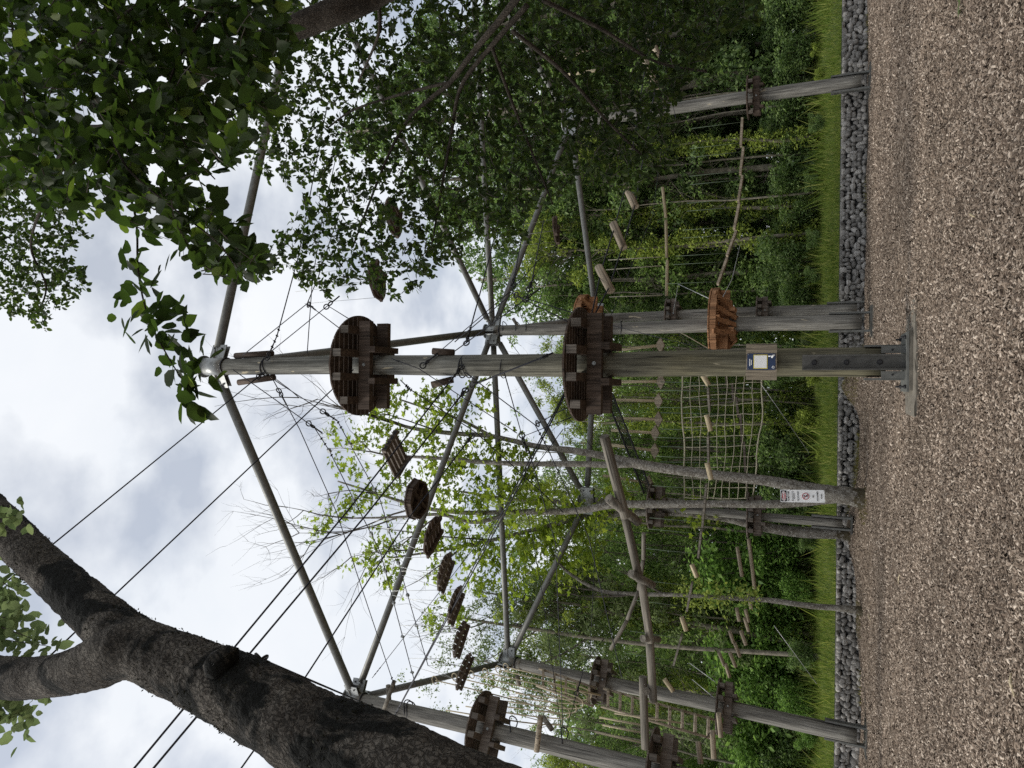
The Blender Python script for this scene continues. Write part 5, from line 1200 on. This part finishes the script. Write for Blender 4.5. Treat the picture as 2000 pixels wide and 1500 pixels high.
# ---- lichen trunks among the poles
def stem_tree(name, label, base_px, limbs, leafs, lmat, size, cover, tpl, bark='bark_birch', tw=(), group=None):
    b_ = G(*base_px); root = tree_root(name, b_, label, 'tree', group); o = Vector(b_); y0 = b_.y; mb = MB(); tips = []
    for l_ in limbs:
        c = []
        for i, (a1, b1_, dy, w_) in enumerate(l_): c.append((P(a1, b1_, y0 + dy), w_ * .5 * mpp(a1, b1_, y0 + dy)))
        limb(mb, c, 12, 6, .10, 5, o)
    mb.build('trunk', M[bark], root)
    if tw:
        mb = MB()
        for (a1, b1_, a2, b2, dy, r_, lv) in tw:
            p0 = P(a1, b1_, y0 + dy); p1 = P(a2, b2, y0 + dy); twigs(mb, p0 - o, p1 - p0, (p1 - p0).length * .8, r_ * 1.1, lv, 5, tips, (2, 4), .2)
        mb.build('bare_twigs', M['bark_twig'], root)
    if leafs:
        allp = []
        for px, py, rp, dy in leafs:
            c = P(px, py, y0 + dy); Rw = rp * mpp(px, py, y0 + dy); nl = int(cover * math.pi * Rw * Rw / (size * size * .35)); nc = max(3, nl // 9)
            for k in range(nc):
                u = Vector((random.gauss(0, .5), random.gauss(0, .5), random.gauss(0, .5))) * Rw
                for _ in range(9): allp.append(c + u - o + Vector((random.gauss(0, 1), random.gauss(0, 1), random.gauss(0, .8))) * size * .9)
        leaves('crown', np.array([q[:] for q in allp]), size, lmat, tpl, root, .5, .8, face=(0, -.7, -.2, .35))
    return root
stem_tree('lichen_tree', 'forked grey lichen covered tree carrying the white danger sign', (1688, 975), [
 [(1700, 978, 0, 53.8), (1688, 975, 0, 43.7), (1660, 969, 0, 35.3), (1625, 964, 0, 31.9), (1590, 958, 0, 28.6), (1545, 948, 0, 22.7), (1490, 938, 0, 20.2), (1400, 928, 0, 18.5), (1320, 918, 0, 19.3), (1245, 906, 0, 19.3), (1190, 893, .1, 15.1), (1120, 880, .15, 13.4), (1050, 872, .2, 10.9), (960, 852, .3, 9.2), (880, 846, .4, 9), (800, 835, .5, 7), (730, 812, .6, 4), (650, 790, .7, 2)],
 [(1245, 906, 0, 13.4), (1200, 908, -.1, 12.6), (1120, 906, -.2, 11.8), (1040, 906, -.3, 10.1), (950, 903, -.4, 9), (860, 895, -.5, 7), (760, 890, -.6, 4)],
 [(1640, 966, .05, 33.6), (1600, 975, .05, 21.8), (1540, 983, .1, 16.8), (1480, 985, .1, 14.3), (1400, 984, .1, 14.3), (1300, 985, .15, 15.1), (1200, 986, .2, 15.1), (1120, 998, .25, 12.6), (1000, 1000, .3, 10.1), (900, 1001, .4, 8.4), (820, 990, .5, 8), (740, 965, .6, 5), (660, 940, .7, 3)],
 [(1000, 1000, .3, 9), (930, 1020, .1, 8), (860, 1005, 0, 7), (780, 1010, -.1, 5), (690, 1012, -.2, 3)],
 [(960, 852, .3, 7), (900, 820, .3, 6), (840, 800, .3, 4), (780, 780, .4, 3)],
], [(650, 850, 16, 0), (700, 862, 30, 0), (690, 925, 22, 0), (735, 800, 26, .3), (770, 790, 30, .2), (760, 870, 34, .2), (830, 775, 28, .2), (880, 800, 40, .2), (940, 770, 26, .1), (820, 845, 40, 0), (880, 875, 50, 0), (960, 880, 48, 0), (1010, 900, 40, 0), (780, 950, 36, .3), (850, 945, 44, .2), (920, 975, 58, .2), (1000, 955, 50, .2), (1060, 965, 36, .2), (660, 905, 12, .2), (720, 960, 26, .3), (680, 990, 26, .3), (610, 1040, 18, .3), (640, 1020, 20, .3), (745, 835, 24, 0)], M['lf_maple'], .19, 1.7, MAPLE,
 tw=[(800, 835, 560, 745, .5, .035, 3), (800, 835, 600, 830, .5, .035, 3), (760, 890, 560, 880, -.3, .03, 3), (740, 965, 560, 935, .6, .03, 3), (730, 812, 540, 790, .6, .025, 3), (690, 1012, 540, 990, -.1, .03, 3), (820, 990, 560, 1045, .4, .035, 3), (860, 1005, 700, 1100, .2, .03, 3), (880, 846, 700, 770, .4, .03, 3), (780, 1010, 580, 1100, .2, .028, 3)])
stem_tree('lichen_tree', 'mossy lichen trunk just left of the danger sign tree, in front of the slim pole', (1658, 1042), [
 [(1668, 1046, 0, 33.6), (1650, 1042, 0, 25.2), (1620, 1041, 0, 22.7), (1570, 1040, 0, 21.8), (1520, 1034, 0, 20.2), (1470, 1024, 0, 18.5), (1420, 1012, 0, 16.8), (1360, 1004, 0, 16.0), (1300, 1000, .05, 15.1), (1220, 1003, .1, 12.6), (1150, 1008, .2, 10.1), (1060, 1030, .3, 9), (960, 1055, .4, 7), (860, 1075, .5, 5), (760, 1090, .6, 3)],
 [(1470, 1024, 0, 11.8), (1420, 990, -.05, 10.9), (1370, 985, -.1, 9.2), (1300, 975, -.1, 8)],
 [(1150, 1008, .2, 9), (1090, 980, .2, 8), (1000, 975, .1, 6), (900, 960, .1, 4)],
], [(840, 1050, 40, .2), (900, 1060, 48, .2), (960, 1080, 52, .3), (1040, 1060, 56, .3), (1100, 1040, 50, .2), (1150, 1075, 44, .3), (1080, 1110, 40, .3), (1010, 1130, 34, .3), (930, 1130, 30, .3), (760, 1060, 36, .2), (720, 1090, 30, .3), (770, 1130, 26, .3), (850, 1130, 22, .3), (1170, 1000, 36, -.2), (1200, 960, 26, -.2), (1120, 990, 40, 0), (880, 1190, 30, .4), (845, 1210, 22, .4), (1220, 975, 16, -.3), (1280, 985, 12, -.3), (1340, 990, 12, -.3), (1360, 1020, 12, -.3)], M['lf_maple'], .18, 1.7, MAPLE,
 tw=[(860, 1075, 640, 1110, .4, .035, 3), (960, 1055, 700, 1060, .4, .03, 3), (900, 1070, 760, 1190, .4, .03, 3)])
stem_tree('young_tree', 'slender young tree trunk standing alone before the gabion wall on the left', (1684, 1194), [
 [(1690, 1196, 0, 24), (1670, 1191, 0, 15), (1630, 1187, 0, 12), (1580, 1183, 0, 11), (1500, 1172, 0, 10), (1420, 1168, 0, 9), (1330, 1162, .2, 8), (1240, 1160, .4, 8), (1170, 1152, .5, 7), (1110, 1118, .6, 6), (1080, 1085, .7, 4)]],
 [(1440, 1160, 24, 0), (1380, 1155, 30, .1), (1400, 1175, 26, 0), (1470, 1168, 20, 0), (1340, 1165, 28, .2)], M['lf_ivy'], .10, 1.5, LEAFQ, tw=[(1240, 1160, 1120, 1210, .4, .03, 3), (1300, 1162, 1180, 1110, .3, .03, 3), (1170, 1152, 1070, 1160, .5, .025, 3)])
stem_tree('feathery_tree', 'pale feathery ash tree rising left of the maple leaves, behind the hanging discs', (1640, 1285), [
 [(1650, 1285, 2.5, 10), (1500, 1275, 2.5, 9), (1300, 1262, 2.6, 8), (1150, 1245, 2.7, 7), (1050, 1230, 2.8, 7), (950, 1215, 2.9, 5), (860, 1200, 3, 3)]],
 [(850, 1210, 24, 3), (880, 1260, 28, 3), (860, 1300, 20, 3), (920, 1290, 30, 3), (910, 1200, 30, 3), (950, 1240, 40, 3), (960, 1170, 34, 3), (1010, 1200, 44, 3), (1060, 1180, 40, 3), (1080, 1250, 44, 3), (1140, 1220, 46, 3), (1180, 1260, 40, 3), (1120, 1300, 30, 3), (830, 1340, 16, 3), (780, 1320, 10, 3), (930, 1350, 22, 3), (1010, 1370, 26, 3), (1060, 1340, 28, 3), (870, 1385, 18, 3)], M['lf_ash'], .12, 1.5, LEAFQ, 'bark_far',
 tw=[(1050, 1230, 900, 1190, 2.8, .03, 3), (950, 1215, 840, 1280, 2.9, .03, 3), (1150, 1245, 1000, 1330, 2.8, .035, 3), (1150, 1245, 1010, 1170, 2.8, .03, 3), (1050, 1230, 900, 1310, 2.8, .03, 3)])
# small weeds at the wall foot
for px, py, lb, sc in ((1684, 138, 'small leafy weed in front of the gabion wall beside the leaning pole', 1), (1650, 1462, 'low green weed on the bank edge at the far left', .8)):
    b_ = G(px + 6, py); root = empty('weed', b_, lb, 'weed'); mb = MB(); pp = []
    for k in range(6):
        d_ = Vector((random.gauss(0, .12), random.gauss(-.04, .06), random.uniform(.25, .55))) * sc; mb.tube([(0, 0, 0), d_ * .6, d_], [.006, .005, .002], 4); pp += [d_ * random.uniform(.4, 1) + Vector((random.gauss(0, .05), random.gauss(0, .05), 0)) for _ in range(8)]
    mb.build('stems', M['bark_twig'], root); leaves('foliage', np.array([q[:] for q in pp]), .09, M['lf_mid'], LEAF, root, .2, .8)
root = empty('boulder', G(1668, 668), 'pale rounded boulder lying at the wall foot right of the middle pole', 'boulder')
bm = bmesh.new(); bmesh.ops.create_icosphere(bm, subdivisions=3, radius=1)
for v in bm.verts: v.co = Vector((v.co.x * .42, v.co.y * .3, v.co.z * .24)) * (1 + .25 * mnoise.noise(v.co * 1.7))
me = bpy.data.meshes.new('stone'); bm.to_mesh(me); bm.free(); me.materials.append(M['boulder']); o_ = bpy.data.objects.new('stone', me); COL.objects.link(o_); o_.parent = root
b_ = G(1884, 14); root = empty('fallen_leaf', b_ + Vector((0, 0, .03)), 'pale green fallen leaves lying on the bark chips at the right edge', 'leaf')
leaves('blade', np.array([(0, 0, 0), (.05, .03, .01), (-.05, .06, .01)]), .12, M['lf_ash'], LEAF, root, .1, .3)

# small things lying on the chips
for i, (px, py, ln_, rz_, lb) in enumerate(((1985, 1338, .16, .5, 'pale split stick lying on the chips at the lower right corner'), (1905, 420, .22, 1.2, 'thin brown stick on the chips below the leaning pole'), (1760, 1130, .30, 2.4, 'thin stick lying on the chips left of the middle pole'), (1700, 1205, .5, 1.5, 'bent pale root at the foot of the slender young tree'))):
    b_ = G(px, py); root = empty('fallen_stick', b_ + Vector((0, 0, .02)), lb, 'stick'); d_ = Vector((math.cos(rz_), math.sin(rz_), .05)) * ln_
    mb = MB(); mb.tube([-d_ / 2, Vector((.01, .01, .015)), d_ / 2], [.010, .012, .006], 6); mb.build('stick', M['paleLog'], root)
